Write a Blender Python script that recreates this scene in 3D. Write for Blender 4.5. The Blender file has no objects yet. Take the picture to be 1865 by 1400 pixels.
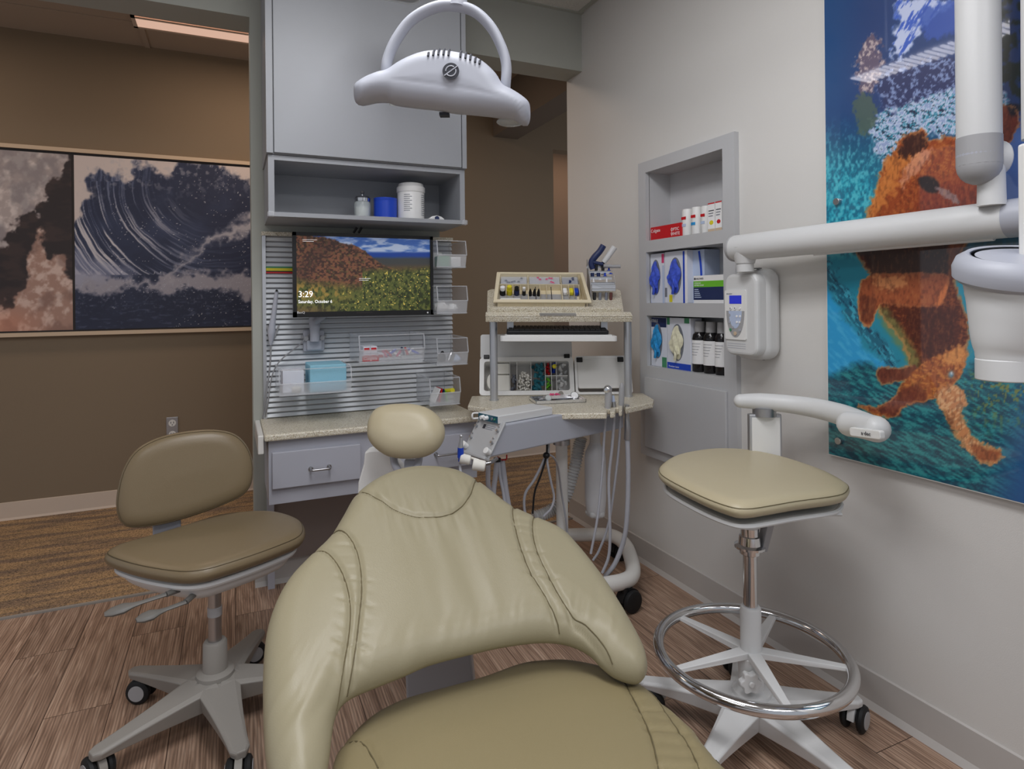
import bpy, bmesh, math, random
import numpy as np
from mathutils import Matrix, Vector
random.seed(4); RNG = np.random.RandomState(7)
scene = bpy.context.scene
COL = scene.collection
# ------------------------------------------------------------------ camera model
FPX = 1132.; CX = 932.5; CY = 545.; H = 1.2
YAW = math.atan((CX-423)/FPX); ROLL = math.radians(.57)
sY, cY = math.sin(YAW), math.cos(YAW); cR, sR = math.cos(ROLL), math.sin(ROLL)
def ray(px, py):
    dx = (px-CX)/FPX; dy = -(py-CY)/FPX
    a, b = dx*cR+dy*sR, -dx*sR+dy*cR
    return Vector((sY+a*cY, cY-a*sY, b))
def onX(px, py, X): d = ray(px, py); t = X/d.x; return Vector((X, d.y*t, H+d.z*t))
def onY(px, py, Y): d = ray(px, py); t = Y/d.y; return Vector((d.x*t, Y, H+d.z*t))
def onZ(px, py, Z): d = ray(px, py); t = (Z-H)/d.z; return Vector((d.x*t, d.y*t, Z))
def W(px, py, d): r = ray(px, py); return Vector((r.x*d, r.y*d, H+r.z*d))
def onP(px, py, o, n):
    r = ray(px, py); c = Vector((0, 0, H)); t = (o-c).dot(n)/r.dot(n); return c+r*t
def proj(x, y, z):
    w = x*sY+y*cY; a = (x*cY-y*sY)/w; b = (z-H)/w
    return CX+(a*cR-b*sR)*FPX, CY-(a*sR+b*cR)*FPX
def wxy(lat, d, z=0): return Vector((sY*d+cY*lat, cY*d-sY*lat, z))
def FR(lat, d, z=0, rot=0): return Matrix.Translation(wxy(lat, d, z)) @ Matrix.Rotation(-YAW+math.radians(rot), 4, 'Z')
def PM(o, r, u):
    r = Vector(r).normalized(); u = Vector(u).normalized(); n = r.cross(u).normalized(); u = n.cross(r)
    M = Matrix.Identity(4)
    for i in range(3): M[i][0] = r[i]; M[i][1] = u[i]; M[i][2] = n[i]; M[i][3] = o[i]
    return M
R = math.radians
# ------------------------------------------------------------------ materials
def lin(v): v = v/255.; return v/12.92 if v <= .04045 else ((v+.055)/1.055)**2.4
def rgb(*c): return (lin(c[0]), lin(c[1]), lin(c[2]), 1)
def newmat(name):
    m = bpy.data.materials.new(name); m.use_nodes = True
    nt = m.node_tree; return m, nt, nt.nodes['Principled BSDF']
def mat(name, c, rough=.5, metal=0., bump=0., bscale=200., var=0., vscale=8., coat=0., alpha=1., trans=0., ior=1.45, emit=None, es=1., stretch=None, sss=0):
    m, nt, b = newmat(name)
    b.inputs['Base Color'].default_value = rgb(*c); b.inputs['Roughness'].default_value = rough
    b.inputs['Metallic'].default_value = metal; b.inputs['Coat Weight'].default_value = coat
    b.inputs['Alpha'].default_value = alpha; b.inputs['Transmission Weight'].default_value = trans; b.inputs['IOR'].default_value = ior
    if emit: b.inputs['Emission Color'].default_value = rgb(*emit); b.inputs['Emission Strength'].default_value = es
    N, L = nt.nodes, nt.links
    if bump or var:
        tc = N.new('ShaderNodeTexCoord'); mp = N.new('ShaderNodeMapping'); L.new(tc.outputs['Object'], mp.inputs['Vector'])
        if stretch: mp.inputs['Scale'].default_value = stretch
    if bump:
        n = N.new('ShaderNodeTexNoise'); n.inputs['Scale'].default_value = bscale; n.inputs['Detail'].default_value = 3
        L.new(mp.outputs[0], n.inputs['Vector']); bp = N.new('ShaderNodeBump'); bp.inputs['Strength'].default_value = bump; bp.inputs['Distance'].default_value = .002
        L.new(n.outputs['Fac'], bp.inputs['Height']); L.new(bp.outputs[0], b.inputs['Normal'])
    if var:
        n = N.new('ShaderNodeTexNoise'); n.inputs['Scale'].default_value = vscale; n.inputs['Detail'].default_value = 4
        L.new(mp.outputs[0], n.inputs['Vector']); mx = N.new('ShaderNodeMix'); mx.data_type = 'RGBA'
        mx.inputs['A'].default_value = rgb(*[max(0, v*(1-var)) for v in c]); mx.inputs['B'].default_value = rgb(*[min(255, v*(1+var)) for v in c])
        L.new(n.outputs['Fac'], mx.inputs['Factor']); L.new(mx.outputs['Result'], b.inputs['Base Color'])
    return m
def granite(name):
    m, nt, b = newmat(name); N, L = nt.nodes, nt.links
    b.inputs['Roughness'].default_value = .35
    tc = N.new('ShaderNodeTexCoord')
    v = N.new('ShaderNodeTexVoronoi'); v.inputs['Scale'].default_value = 420; L.new(tc.outputs['Object'], v.inputs['Vector'])
    sep = N.new('ShaderNodeSeparateColor'); L.new(v.outputs['Color'], sep.inputs[0])
    cr = N.new('ShaderNodeValToRGB'); e = cr.color_ramp; e.interpolation = 'CONSTANT'
    e.elements[0].position = 0; e.elements[0].color = rgb(150, 136, 110)
    e.elements[1].position = .12; e.elements[1].color = rgb(200, 190, 166)
    for p, c in ((.4, (216, 209, 189)), (.68, (222, 216, 200)), (.88, (236, 232, 222))):
        x = e.elements.new(p); x.color = rgb(*c)
    L.new(sep.outputs[0], cr.inputs[0]); L.new(cr.outputs[0], b.inputs['Base Color']); return m
def wood_floor():
    m, nt, b = newmat('oak_planks'); N, L = nt.nodes, nt.links
    b.inputs['Roughness'].default_value = .42
    tc = N.new('ShaderNodeTexCoord'); mp = N.new('ShaderNodeMapping'); mp.inputs['Rotation'].default_value = (0, 0, R(90)); L.new(tc.outputs['Object'], mp.inputs['Vector'])
    br = N.new('ShaderNodeTexBrick'); br.inputs['Scale'].default_value = 1; br.inputs['Brick Width'].default_value = 1.1; br.inputs['Row Height'].default_value = .17
    br.inputs['Mortar Size'].default_value = .0012; br.inputs['Color1'].default_value = (0, 0, 0, 1); br.inputs['Color2'].default_value = (1, 1, 1, 1); br.inputs['Mortar'].default_value = (.3, .3, .3, 1)
    br.offset = .37; L.new(mp.outputs[0], br.inputs['Vector'])
    # per-plank offset of grain
    sc = N.new('ShaderNodeVectorMath'); sc.operation = 'SCALE'; sc.inputs['Scale'].default_value = 7.3; L.new(br.outputs['Color'], sc.inputs[0])
    ad = N.new('ShaderNodeVectorMath'); L.new(mp.outputs[0], ad.inputs[0]); L.new(sc.outputs[0], ad.inputs[1])
    ms = N.new('ShaderNodeMapping'); ms.inputs['Scale'].default_value = (2.4, 34, 1); L.new(ad.outputs[0], ms.inputs['Vector'])
    n1 = N.new('ShaderNodeTexNoise'); n1.inputs['Scale'].default_value = 1.6; n1.inputs['Detail'].default_value = 6; n1.inputs['Distortion'].default_value = 1.4; L.new(ms.outputs[0], n1.inputs['Vector'])
    w = N.new('ShaderNodeTexWave'); w.bands_direction = 'Y'; w.inputs['Scale'].default_value = 1.1; w.inputs['Distortion'].default_value = 9; w.inputs['Detail'].default_value = 3; w.inputs['Detail Scale'].default_value = .8
    L.new(ms.outputs[0], w.inputs['Vector'])
    cr = N.new('ShaderNodeValToRGB'); e = cr.color_ramp; e.elements[0].position = .3; e.elements[0].color = rgb(122, 98, 82); e.elements[1].position = .75; e.elements[1].color = rgb(190, 165, 145)
    x = e.elements.new(.5); x.color = rgb(158, 131, 112)
    L.new(n1.outputs['Fac'], cr.inputs[0])
    m2 = N.new('ShaderNodeMix'); m2.data_type = 'RGBA'; m2.blend_type = 'OVERLAY'; m2.inputs['Factor'].default_value = .22
    L.new(cr.outputs[0], m2.inputs['A']); L.new(w.outputs['Color'], m2.inputs['B'])
    tone = N.new('ShaderNodeMix'); tone.data_type = 'RGBA'; tone.blend_type = 'MULTIPLY'; tone.inputs['Factor'].default_value = .8
    c2 = N.new('ShaderNodeValToRGB'); c2.color_ramp.elements[0].color = (.78, .76, .74, 1); c2.color_ramp.elements[1].color = (1.08, 1.05, 1.02, 1); L.new(br.outputs['Color'], c2.inputs[0])
    L.new(m2.outputs['Result'], tone.inputs['A']); L.new(c2.outputs[0], tone.inputs['B'])
    mo = N.new('ShaderNodeMix'); mo.data_type = 'RGBA'; mo.inputs['B'].default_value = rgb(70, 52, 42); L.new(br.outputs['Fac'], mo.inputs['Factor']); L.new(tone.outputs['Result'], mo.inputs['A'])
    L.new(mo.outputs['Result'], b.inputs['Base Color'])
    bp = N.new('ShaderNodeBump'); bp.inputs['Strength'].default_value = .25; bp.inputs['Distance'].default_value = .002; L.new(n1.outputs['Fac'], bp.inputs['Height']); L.new(bp.outputs[0], b.inputs['Normal'])
    return m
def carpet():
    m, nt, b = newmat('striped_carpet'); N, L = nt.nodes, nt.links
    b.inputs['Roughness'].default_value = .95
    tc = N.new('ShaderNodeTexCoord')
    mp = N.new('ShaderNodeMapping'); mp.inputs['Scale'].default_value = (2.0, 13, 1); L.new(tc.outputs['Object'], mp.inputs['Vector'])
    n = N.new('ShaderNodeTexNoise'); n.inputs['Scale'].default_value = 1.5; n.inputs['Detail'].default_value = 5; L.new(mp.outputs[0], n.inputs['Vector'])
    cr = N.new('ShaderNodeValToRGB'); e = cr.color_ramp; e.elements[0].position = .40; e.elements[0].color = rgb(128, 108, 90); e.elements[1].position = .58; e.elements[1].color = rgb(172, 142, 104)
    L.new(n.outputs['Fac'], cr.inputs[0])
    n2 = N.new('ShaderNodeTexNoise'); n2.inputs['Scale'].default_value = 170; n2.inputs['Detail'].default_value = 2; L.new(tc.outputs['Object'], n2.inputs['Vector'])
    c2 = N.new('ShaderNodeValToRGB'); c2.color_ramp.elements[0].position = .38; c2.color_ramp.elements[0].color = (.34, .33, .33, 1); c2.color_ramp.elements[1].position = .58; c2.color_ramp.elements[1].color = (1.25, 1.2, 1.15, 1); L.new(n2.outputs['Fac'], c2.inputs[0])
    mx = N.new('ShaderNodeMix'); mx.data_type = 'RGBA'; mx.blend_type = 'MULTIPLY'; mx.inputs['Factor'].default_value = .85; L.new(cr.outputs[0], mx.inputs['A']); L.new(c2.outputs[0], mx.inputs['B'])
    L.new(mx.outputs['Result'], b.inputs['Base Color'])
    bp = N.new('ShaderNodeBump'); bp.inputs['Strength'].default_value = .6; bp.inputs['Distance'].default_value = .004; L.new(n2.outputs['Fac'], bp.inputs['Height']); L.new(bp.outputs[0], b.inputs['Normal'])
    return m
def vcol(name, rough=.3, emit=0., coat=0., spec=.5, crough=.03):
    m, nt, b = newmat(name); a = nt.nodes.new('ShaderNodeVertexColor'); a.layer_name = 'paint'
    nt.links.new(a.outputs[0], b.inputs['Base Color']); b.inputs['Roughness'].default_value = rough; b.inputs['Coat Weight'].default_value = coat; b.inputs['Coat Roughness'].default_value = crough; b.inputs['Coat IOR'].default_value = 1.55
    b.inputs['Specular IOR Level'].default_value = spec
    if emit: nt.links.new(a.outputs[0], b.inputs['Emission Color']); b.inputs['Emission Strength'].default_value = emit
    return m
M_ = {}
M_['wall'] = mat('warm_white_paint', (214, 212, 208), .75, bump=.15, bscale=350)
M_['wallgrey'] = mat('grey_green_paint', (172, 174, 166), .75, bump=.15, bscale=350)
M_['brown'] = mat('brown_paint', (132, 116, 96), .8, bump=.15, bscale=350)
M_['brown2'] = mat('tan_paint', (132, 114, 98), .8, bump=.15, bscale=350)
M_['ceil'] = mat('acoustic_tile', (206, 204, 198), .95, bump=.8, bscale=180, var=.08, vscale=120)
M_['base'] = mat('grey_vinyl_base', (186, 182, 178), .55)
M_['base2'] = mat('beige_vinyl_base', (205, 188, 172), .6)
M_['floor'] = wood_floor(); M_['carpet'] = carpet()
M_['cab'] = mat('grey_laminate', (158, 161, 166), .42, bump=.04, bscale=500)
M_['cab2'] = mat('pale_grey_laminate', (178, 180, 190), .35)
M_['cabdark'] = mat('taupe_laminate', (140, 128, 122), .6)  # taupe laminate of the back panel in the knee space
M_['granite'] = granite('speckled_quartz')
M_['vinyl'] = mat('sage_beige_upholstery', (156, 148, 122), .42, bump=.12, bscale=420)
M_['vinyl_light'] = mat('cream_beige_upholstery', (184, 173, 144), .36, bump=.1, bscale=420)
M_['vinyl_seat'] = mat('olive_upholstery', (143, 131, 98), .45, bump=.12, bscale=420)
M_['vinyl_dark'] = mat('taupe_upholstery', (124, 109, 84), .36, bump=.12, bscale=420)
M_['seam'] = mat('seam_thread', (104, 94, 68), .7)
M_['seam_dark'] = mat('dark_seam_thread', (84, 72, 50), .7)
M_['plast'] = mat('light_grey_plastic', (212, 213, 213), .38)
M_['plast2'] = mat('mid_grey_plastic', (165, 165, 167), .45)
M_['plast3'] = mat('cool_grey_plastic', (172, 175, 185), .4)
M_['plastd'] = mat('warm_grey_casting', (146, 142, 136), .5)
M_['white'] = mat('white_plastic', (232, 232, 230), .35)
M_['offw'] = mat('offwhite_enamel', (225, 224, 220), .25)
M_['black'] = mat('black_plastic', (22, 22, 24), .45)
M_['rubber'] = mat('black_rubber', (24, 25, 27), .6)
M_['chrome'] = mat('chrome', (225, 226, 228), .1, 1.)
M_['steel'] = mat('brushed_steel', (180, 180, 182), .32, 1.)
M_['alu'] = mat('satin_aluminium', (200, 202, 206), .36, .85)
M_['slat'] = mat('aluminium_slat', (226, 230, 234), .34, .1)
M_['clear'] = mat('clear_plastic', (225, 230, 238), .12, alpha=.16)
M_['clear2'] = mat('clear_plastic_lip', (238, 241, 246), .15, alpha=.30)
M_['glass'] = mat('clear_glass', (220, 228, 228), .05, alpha=.35)
M_['cream'] = mat('cream_plastic', (228, 216, 186), .45)
M_['ivory'] = mat('ivory_paper', (236, 234, 226), .8)
M_['red'] = mat('red_print', (200, 30, 38), .4)
M_['blue'] = mat('blue_plastic', (28, 70, 190), .35)
M_['navy'] = mat('navy_print', (34, 48, 92), .4)
M_['glove'] = mat('violet_blue_nitrile', (60, 84, 200), .6, var=.35, vscale=60)
M_['glove2'] = mat('sky_blue_nitrile', (40, 140, 215), .6, var=.3, vscale=60)
M_['glove3'] = mat('cream_latex', (232, 226, 198), .7, var=.12, vscale=60)
M_['box'] = mat('white_card', (222, 226, 236), .5)
M_['boxb'] = mat('pale_blue_card', (186, 200, 226), .5)
M_['green'] = mat('green_print', (110, 190, 50), .5)
M_['dgreen'] = mat('dark_green_print', (70, 140, 100), .5)
M_['yellow'] = mat('yellow_plastic', (225, 212, 50), .45)
M_['ink'] = mat('dark_ink', (50, 52, 60), .6)
M_['ink2'] = mat('grey_ink', (120, 124, 134), .6)
M_['wht'] = mat('white_print', (240, 240, 240), .5)
M_['teal'] = mat('teal_panel', (24, 84, 104), .35)
M_['pink'] = mat('pink_plastic', (214, 70, 120), .4)
M_['frame'] = mat('pale_wood_frame', (206, 184, 158), .5)
M_['framed'] = mat('dark_mat_board', (48, 44, 44), .7)
M_['mask'] = mat('pale_blue_tissue', (150, 205, 226), .85, bump=.6, bscale=300)
M_['lcd'] = mat('blue_display', (30, 36, 130), .3, emit=(36, 44, 160), es=.8)
M_['lite'] = mat('warm_light_diffuser', (235, 205, 185), .5, emit=(240, 200, 178), es=.62)
M_['niche'] = mat('light_grey_laminate', (190, 191, 193), .42)
M_['lever'] = mat('dark_grey_lever', (112, 110, 106), .5)
M_['bottle'] = mat('black_bottle', (24, 22, 24), .15)
M_['tealp'] = mat('teal_plastic_film', (50, 120, 135), .4)
M_['hose'] = mat('grey_tubing', (176, 178, 186), .4)
M_['cable'] = mat('grey_cable', (150, 150, 152), .5)
# ------------------------------------------------------------------ objects
MW = {}
def smooth_path(P, n=8, closed=False):
    P = [Vector(p) for p in P]; out = []; N = len(P); rng = range(N if closed else N-1)
    for i in rng:
        if closed: p0, p1, p2, p3 = P[(i-1) % N], P[i], P[(i+1) % N], P[(i+2) % N]
        else:
            p1, p2 = P[i], P[i+1]; p0 = P[i-1] if i else p1*2-p2; p3 = P[i+2] if i+2 < N else p2*2-p1
        for k in range(n):
            t = k/n; out.append(.5*((2*p1)+(p2-p0)*t+(2*p0-5*p1+4*p2-p3)*t*t+(3*p1-p0-3*p2+p3)*t**3))
    if not closed: out.append(P[-1])
    return out
class MB:
    def __init__(s, M=None): s.v = []; s.f = []; s.M = M or Matrix.Identity(4); s.sm = []
    def add(s, vs, fs, M=None, smooth=False):
        T = s.M @ M if M is not None else s.M; b = len(s.v)
        s.v += [T @ Vector(v) for v in vs]; s.f += [tuple(i+b for i in f) for f in fs]; s.sm += [smooth]*len(fs); return s
    def box(s, a, b, M=None):
        x0, x1 = sorted((a[0], b[0])); y0, y1 = sorted((a[1], b[1])); z0, z1 = sorted((a[2], b[2]))
        return s.add([(x0,y0,z0),(x1,y0,z0),(x1,y1,z0),(x0,y1,z0),(x0,y0,z1),(x1,y0,z1),(x1,y1,z1),(x0,y1,z1)],
                     [(0,3,2,1),(4,5,6,7),(0,1,5,4),(1,2,6,5),(2,3,7,6),(3,0,4,7)], M)
    def prism(s, pts, z0, z1, M=None, smooth=False):
        n = len(pts)
        a = sum(pts[i][0]*pts[(i+1) % n][1]-pts[(i+1) % n][0]*pts[i][1] for i in range(n))
        if a < 0: pts = pts[::-1]
        vs = [(p[0], p[1], z0) for p in pts]+[(p[0], p[1], z1) for p in pts]
        s.add(vs, [tuple(range(n-1, -1, -1)), tuple(range(n, 2*n))], M)
        return s.add(vs, [(i, (i+1) % n, n+(i+1) % n, n+i) for i in range(n)], M, smooth)
    def lathe(s, prof, M=None, n=32, smooth=True):   # prof: (r,z)
        vs = []; fs = []; k = len(prof)
        for i in range(n):
            a = 2*math.pi*i/n
            for r, z in prof: vs.append((r*math.cos(a), r*math.sin(a), z))
        for i in range(n):
            j = (i+1) % n
            for q in range(k-1): fs.append((i*k+q, j*k+q, j*k+q+1, i*k+q+1))
        if prof[0][0] > 1e-6: fs.append(tuple(i*k for i in range(n-1, -1, -1)))
        if prof[-1][0] > 1e-6: fs.append(tuple(i*k+k-1 for i in range(n)))
        return s.add(vs, fs, M, smooth)
    def cyl(s, p0, p1, r0, r1=None, n=24, M=None):
        p0, p1 = Vector(p0), Vector(p1); r1 = r0 if r1 is None else r1; d = p1-p0; q = d.to_track_quat('Z', 'Y').to_matrix().to_4x4()
        T = Matrix.Translation(p0) @ q
        return s.lathe([(r0, 0), (r1, d.length)], (M @ T) if M is not None else T, n)
    def tube(s, P, r, n=12, M=None, closed=False, flat=1., up=None):
        P = [Vector(p) for p in P]; N = len(P); vs = []; fs = []; prev = None
        for i, p in enumerate(P):
            if closed: t = P[(i+1) % N]-P[i-1]
            else: t = P[min(i+1, N-1)]-P[max(i-1, 0)]
            t.normalize()
            if up is not None: x = t.cross(Vector(up)).normalized()
            elif prev is None: x = t.orthogonal().normalized()
            else: x = (prev-t*prev.dot(t)).normalized()
            prev = x; y = t.cross(x); rr = r[i] if hasattr(r, '__len__') else r
            for k in range(n):
                a = 2*math.pi*k/n; vs.append(p+x*math.cos(a)*rr+y*math.sin(a)*rr*flat)
        for i in range(N if closed else N-1):
            j = (i+1) % N
            for k in range(n): fs.append((i*n+k, i*n+(k+1) % n, j*n+(k+1) % n, j*n+k))
        if not closed: fs += [tuple(range(n-1, -1, -1)), tuple(range((N-1)*n, N*n))]
        return s.add(vs, fs, M, True)
    def ball(s, c, r, sc=(1, 1, 1), M=None, n=20):
        T = Matrix.Translation(Vector(c)) @ Matrix.Diagonal((*sc, 1)); pr = [(r*math.sin(math.pi*i/(n//2)), -r*math.cos(math.pi*i/(n//2))) for i in range(n//2+1)]
        pr[0] = (0, -r); pr[-1] = (0, r)
        return s.lathe(pr, (M @ T) if M is not None else T, n)
def obj(name, mb, m, parent=None, bevel=0, segs=2, weld=True):
    me = bpy.data.meshes.new(name); inv = MW[parent].inverted() if parent is not None else Matrix.Identity(4)
    me.from_pydata([tuple(inv @ v) for v in mb.v], [], mb.f); me.materials.append(m)
    me.polygons.foreach_set('use_smooth', mb.sm); 
    o = bpy.data.objects.new(name, me); COL.objects.link(o)
    bm = bmesh.new(); bm.from_mesh(me)
    if weld: bmesh.ops.remove_doubles(bm, verts=bm.verts, dist=1e-5)
    bmesh.ops.recalc_face_normals(bm, faces=bm.faces)
    for e in bm.edges:
        if len(e.link_faces) == 2 and e.calc_face_angle(0) > R(38): e.smooth = False
    bm.to_mesh(me); bm.free()
    if parent is not None: o.parent = parent; MW[o] = MW[parent]
    else: MW[o] = Matrix.Identity(4)
    if bevel:
        b = o.modifiers.new('bevel', 'BEVEL'); b.width = bevel; b.segments = segs; b.limit_method = 'ANGLE'; b.angle_limit = R(35); b.harden_normals = False
    return o
def thing(name, label, cat, loc=(0, 0, 0), group=None, M=None):
    o = bpy.data.objects.new(name, None); COL.objects.link(o); o.empty_display_size = .05
    T = M if M is not None else Matrix.Translation(Vector(loc)); o.matrix_world = T; MW[o] = T.copy()
    o.location = T.to_translation(); o.rotation_euler = T.to_euler()
    return tag(o, label, cat, group)
def tag(o, label, cat, group=None, kind=None):
    if label: o['label'] = label
    if cat: o['category'] = cat
    if group: o['group'] = group
    if kind: o['kind'] = kind
    return o
def struct(name, mb, m, **k): o = obj(name, mb, m, **k); o['kind'] = 'structure'; return o
def text(name, s, M, size, m, parent, thick=.0004, align='LEFT', sx=1.):
    cu = bpy.data.curves.new(name, 'FONT'); cu.body = s; cu.size = size; cu.extrude = thick; cu.align_x = align; cu.resolution_u = 2
    t = bpy.data.objects.new(name, cu); COL.objects.link(t); bpy.context.view_layer.update()
    me = bpy.data.meshes.new_from_object(t.evaluated_get(bpy.context.evaluated_depsgraph_get())); COL.objects.unlink(t); bpy.data.objects.remove(t)
    me.transform(Matrix.Diagonal((sx, 1, 1, 1))); me.transform(M); me.transform(MW[parent].inverted())
    me.materials.clear(); me.materials.append(m); me.name = name
    o = bpy.data.objects.new(name, me); COL.objects.link(o); o.parent = parent; MW[o] = MW[parent]; return o
def poly_dist(P, A, closed=True):
    """distance from points P (n,2) to polyline A (m,2), nearest points"""
    B = np.roll(A, -1, 0) if closed else A[1:]; A0 = A if closed else A[:-1]
    best = np.full(len(P), 1e9); near = np.zeros_like(P)
    for a, b in zip(A0, B):
        d = b-a; L = (d@d)+1e-12; t = np.clip(((P-a)@d)/L, 0, 1); q = a+t[:, None]*d; e = np.hypot(*(P-q).T)
        k = e < best; best[k] = e[k]; near[k] = q[k]
    return best, near
def inside(P, A):
    r = np.zeros(len(P), bool); x, y = P[:, 0], P[:, 1]; j = len(A)-1
    for i in range(len(A)):
        xi, yi = A[i]; xj, yj = A[j]
        if yi != yj:
            c = ((yi > y) != (yj > y)) & (x < (xj-xi)*(y-yi)/(yj-yi)+xi); r ^= c
        j = i
    return r
def cat2(pts, n=6, closed=True): return np.array([(p.x, p.y) for p in smooth_path([(a, b, 0) for a, b in pts], n, closed)])
def puff(name, outline, M, m, parent, r=.04, top=.04, bot=.03, crown=0., step=.006, seams=(), fn=None, bend=None, smooth_n=6, big=.15, weld=True):
    """soft cushion: outline in the xy plane of frame M, bulging along +z and -z"""
    A = cat2(outline, smooth_n) if smooth_n else np.array(outline, float); x0, y0 = A.min(0)-step; x1, y1 = A.max(0)+step
    nx, ny = int((x1-x0)/step)+2, int((y1-y0)/step)+2
    gx, gy = np.meshgrid(x0+np.arange(nx)*step, y0+np.arange(ny)*step, indexing='ij'); P = np.stack([gx.ravel(), gy.ravel()], 1)
    ins = inside(P, A); d, near = poly_dist(P, A); Q = P.copy(); Q[~ins] = near[~ins]; d[~ins] = 0
    n = P-near; n /= (np.hypot(*n.T)[:, None]+1e-9); th = np.clip(d/r, 0, 1)*math.pi/2
    k = ins & (d < r); Q[k] = near[k]+n[k]*(r*(1-np.cos(th[k])))[:, None]
    h = top*np.sin(th)+crown*(1-np.exp(-(d/big)**2)); hb = -bot*np.sin(th)
    edge = np.clip(d/r, 0, 1)
    for S, g, w in seams:
        ds, _ = poly_dist(P, np.array(S, float), False); h -= g*np.exp(-(ds/w)**2)*np.clip(edge*3, 0, 1)
    if fn is not None: h += fn(P, d)*edge
    used = {}; vs = []; fs = []
    def V(i, side):
        key = (i, side if ins[i] else 0)
        if key not in used:
            used[key] = len(vs); z = (h[i] if side > 0 else hb[i]) if ins[i] else 0
            p = (Q[i, 0], Q[i, 1], z)
            vs.append(bend(*p) if bend else p)
        return used[key]
    for i in range(nx-1):
        for j in range(ny-1):
            q = (i*ny+j, (i+1)*ny+j, (i+1)*ny+j+1, i*ny+j+1)
            if ins[list(q)].any():
                fs.append(tuple(V(a, 1) for a in q)); fs.append(tuple(V(a, -1) for a in q[::-1]))
    mb = MB(M); mb.add(vs, fs, None, True); o = obj(name, mb, m, parent)
    for e in o.data.edges: e.use_edge_sharp = False
    return o
def rim_z(top, r, off): return top*math.sin(math.acos(1-off/r))
def surf_line(M, pts, z, r, n=6, closed=False, bend=None):
    P = smooth_path([(a, b, z) for a, b in pts], n, closed)
    if bend: P = [Vector(bend(*p)) for p in P]
    mb = MB(M); mb.tube(P, r, 6, closed=closed); return mb
# ------------------------------------------------------------------ painter (vertex-coloured pictures)
def hashn(ix, iy, s): 
    v = np.sin(ix*127.1+iy*311.7+s*74.7)*43758.5453; return v-np.floor(v)
def vnoise(x, y, s=0):
    ix, iy = np.floor(x), np.floor(y); fx, fy = x-ix, y-iy; fx = fx*fx*(3-2*fx); fy = fy*fy*(3-2*fy)
    return (hashn(ix, iy, s)*(1-fx)+hashn(ix+1, iy, s)*fx)*(1-fy)+(hashn(ix, iy+1, s)*(1-fx)+hashn(ix+1, iy+1, s)*fx)*fy
def fbm(x, y, s=0, o=4):
    t = 0; a = .5; n = 0
    for k in range(o): t = t+a*vnoise(x, y, s+k); n += a; a *= .5; x, y = x*2.03, y*2.03
    return t/n
def sst(a, b, x): t = np.clip((x-a)/(b-a), 0, 1); return t*t*(3-2*t)
class Paint:
    def __init__(s, X, Y): s.X = X; s.Y = Y; s.C = np.zeros(X.shape+(3,))
    def c(s, c): return np.array(c, float)
    def fill(s, c): s.C[:] = c
    def mix(s, m, c): s.C += (np.asarray(c, float)-s.C)*np.clip(m, 0, 1)[..., None]
    def blob(s, cx, cy, rx, ry, c, k=1., rot=0, soft=1.):
        a = R(rot); dx, dy = s.X-cx, s.Y-cy; u = dx*math.cos(a)+dy*math.sin(a); v = -dx*math.sin(a)+dy*math.cos(a)
        s.mix(k*np.exp(-((u/rx)**2+(v/ry)**2)*soft), c)
    def poly(s, pts, c, soft=3., jit=0, js=20, k=1.):
        A = cat2(pts, 4); x = s.X+jit*(fbm(s.X/js, s.Y/js, 3)-.5)*2; y = s.Y+jit*(fbm(s.X/js, s.Y/js, 9)-.5)*2
        P = np.stack([x.ravel(), y.ravel()], 1); out = np.zeros(len(P))
        lo, hi = A.min(0)-soft*2, A.max(0)+soft*2; sel = ((P > lo) & (P < hi)).all(1)
        if sel.any():
            Q = P[sel]; i = inside(Q, A); d, _ = poly_dist(Q, A); out[sel] = sst(-soft, soft, np.where(i, d, -d))
        mk = out.reshape(s.X.shape)*k; s.mix(mk, c); return mk
    def rect(s, x0, y0, x1, y1, c, k=1.): s.mix(((s.X > x0) & (s.X < x1) & (s.Y > y0) & (s.Y < y1))*k, c)
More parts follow.
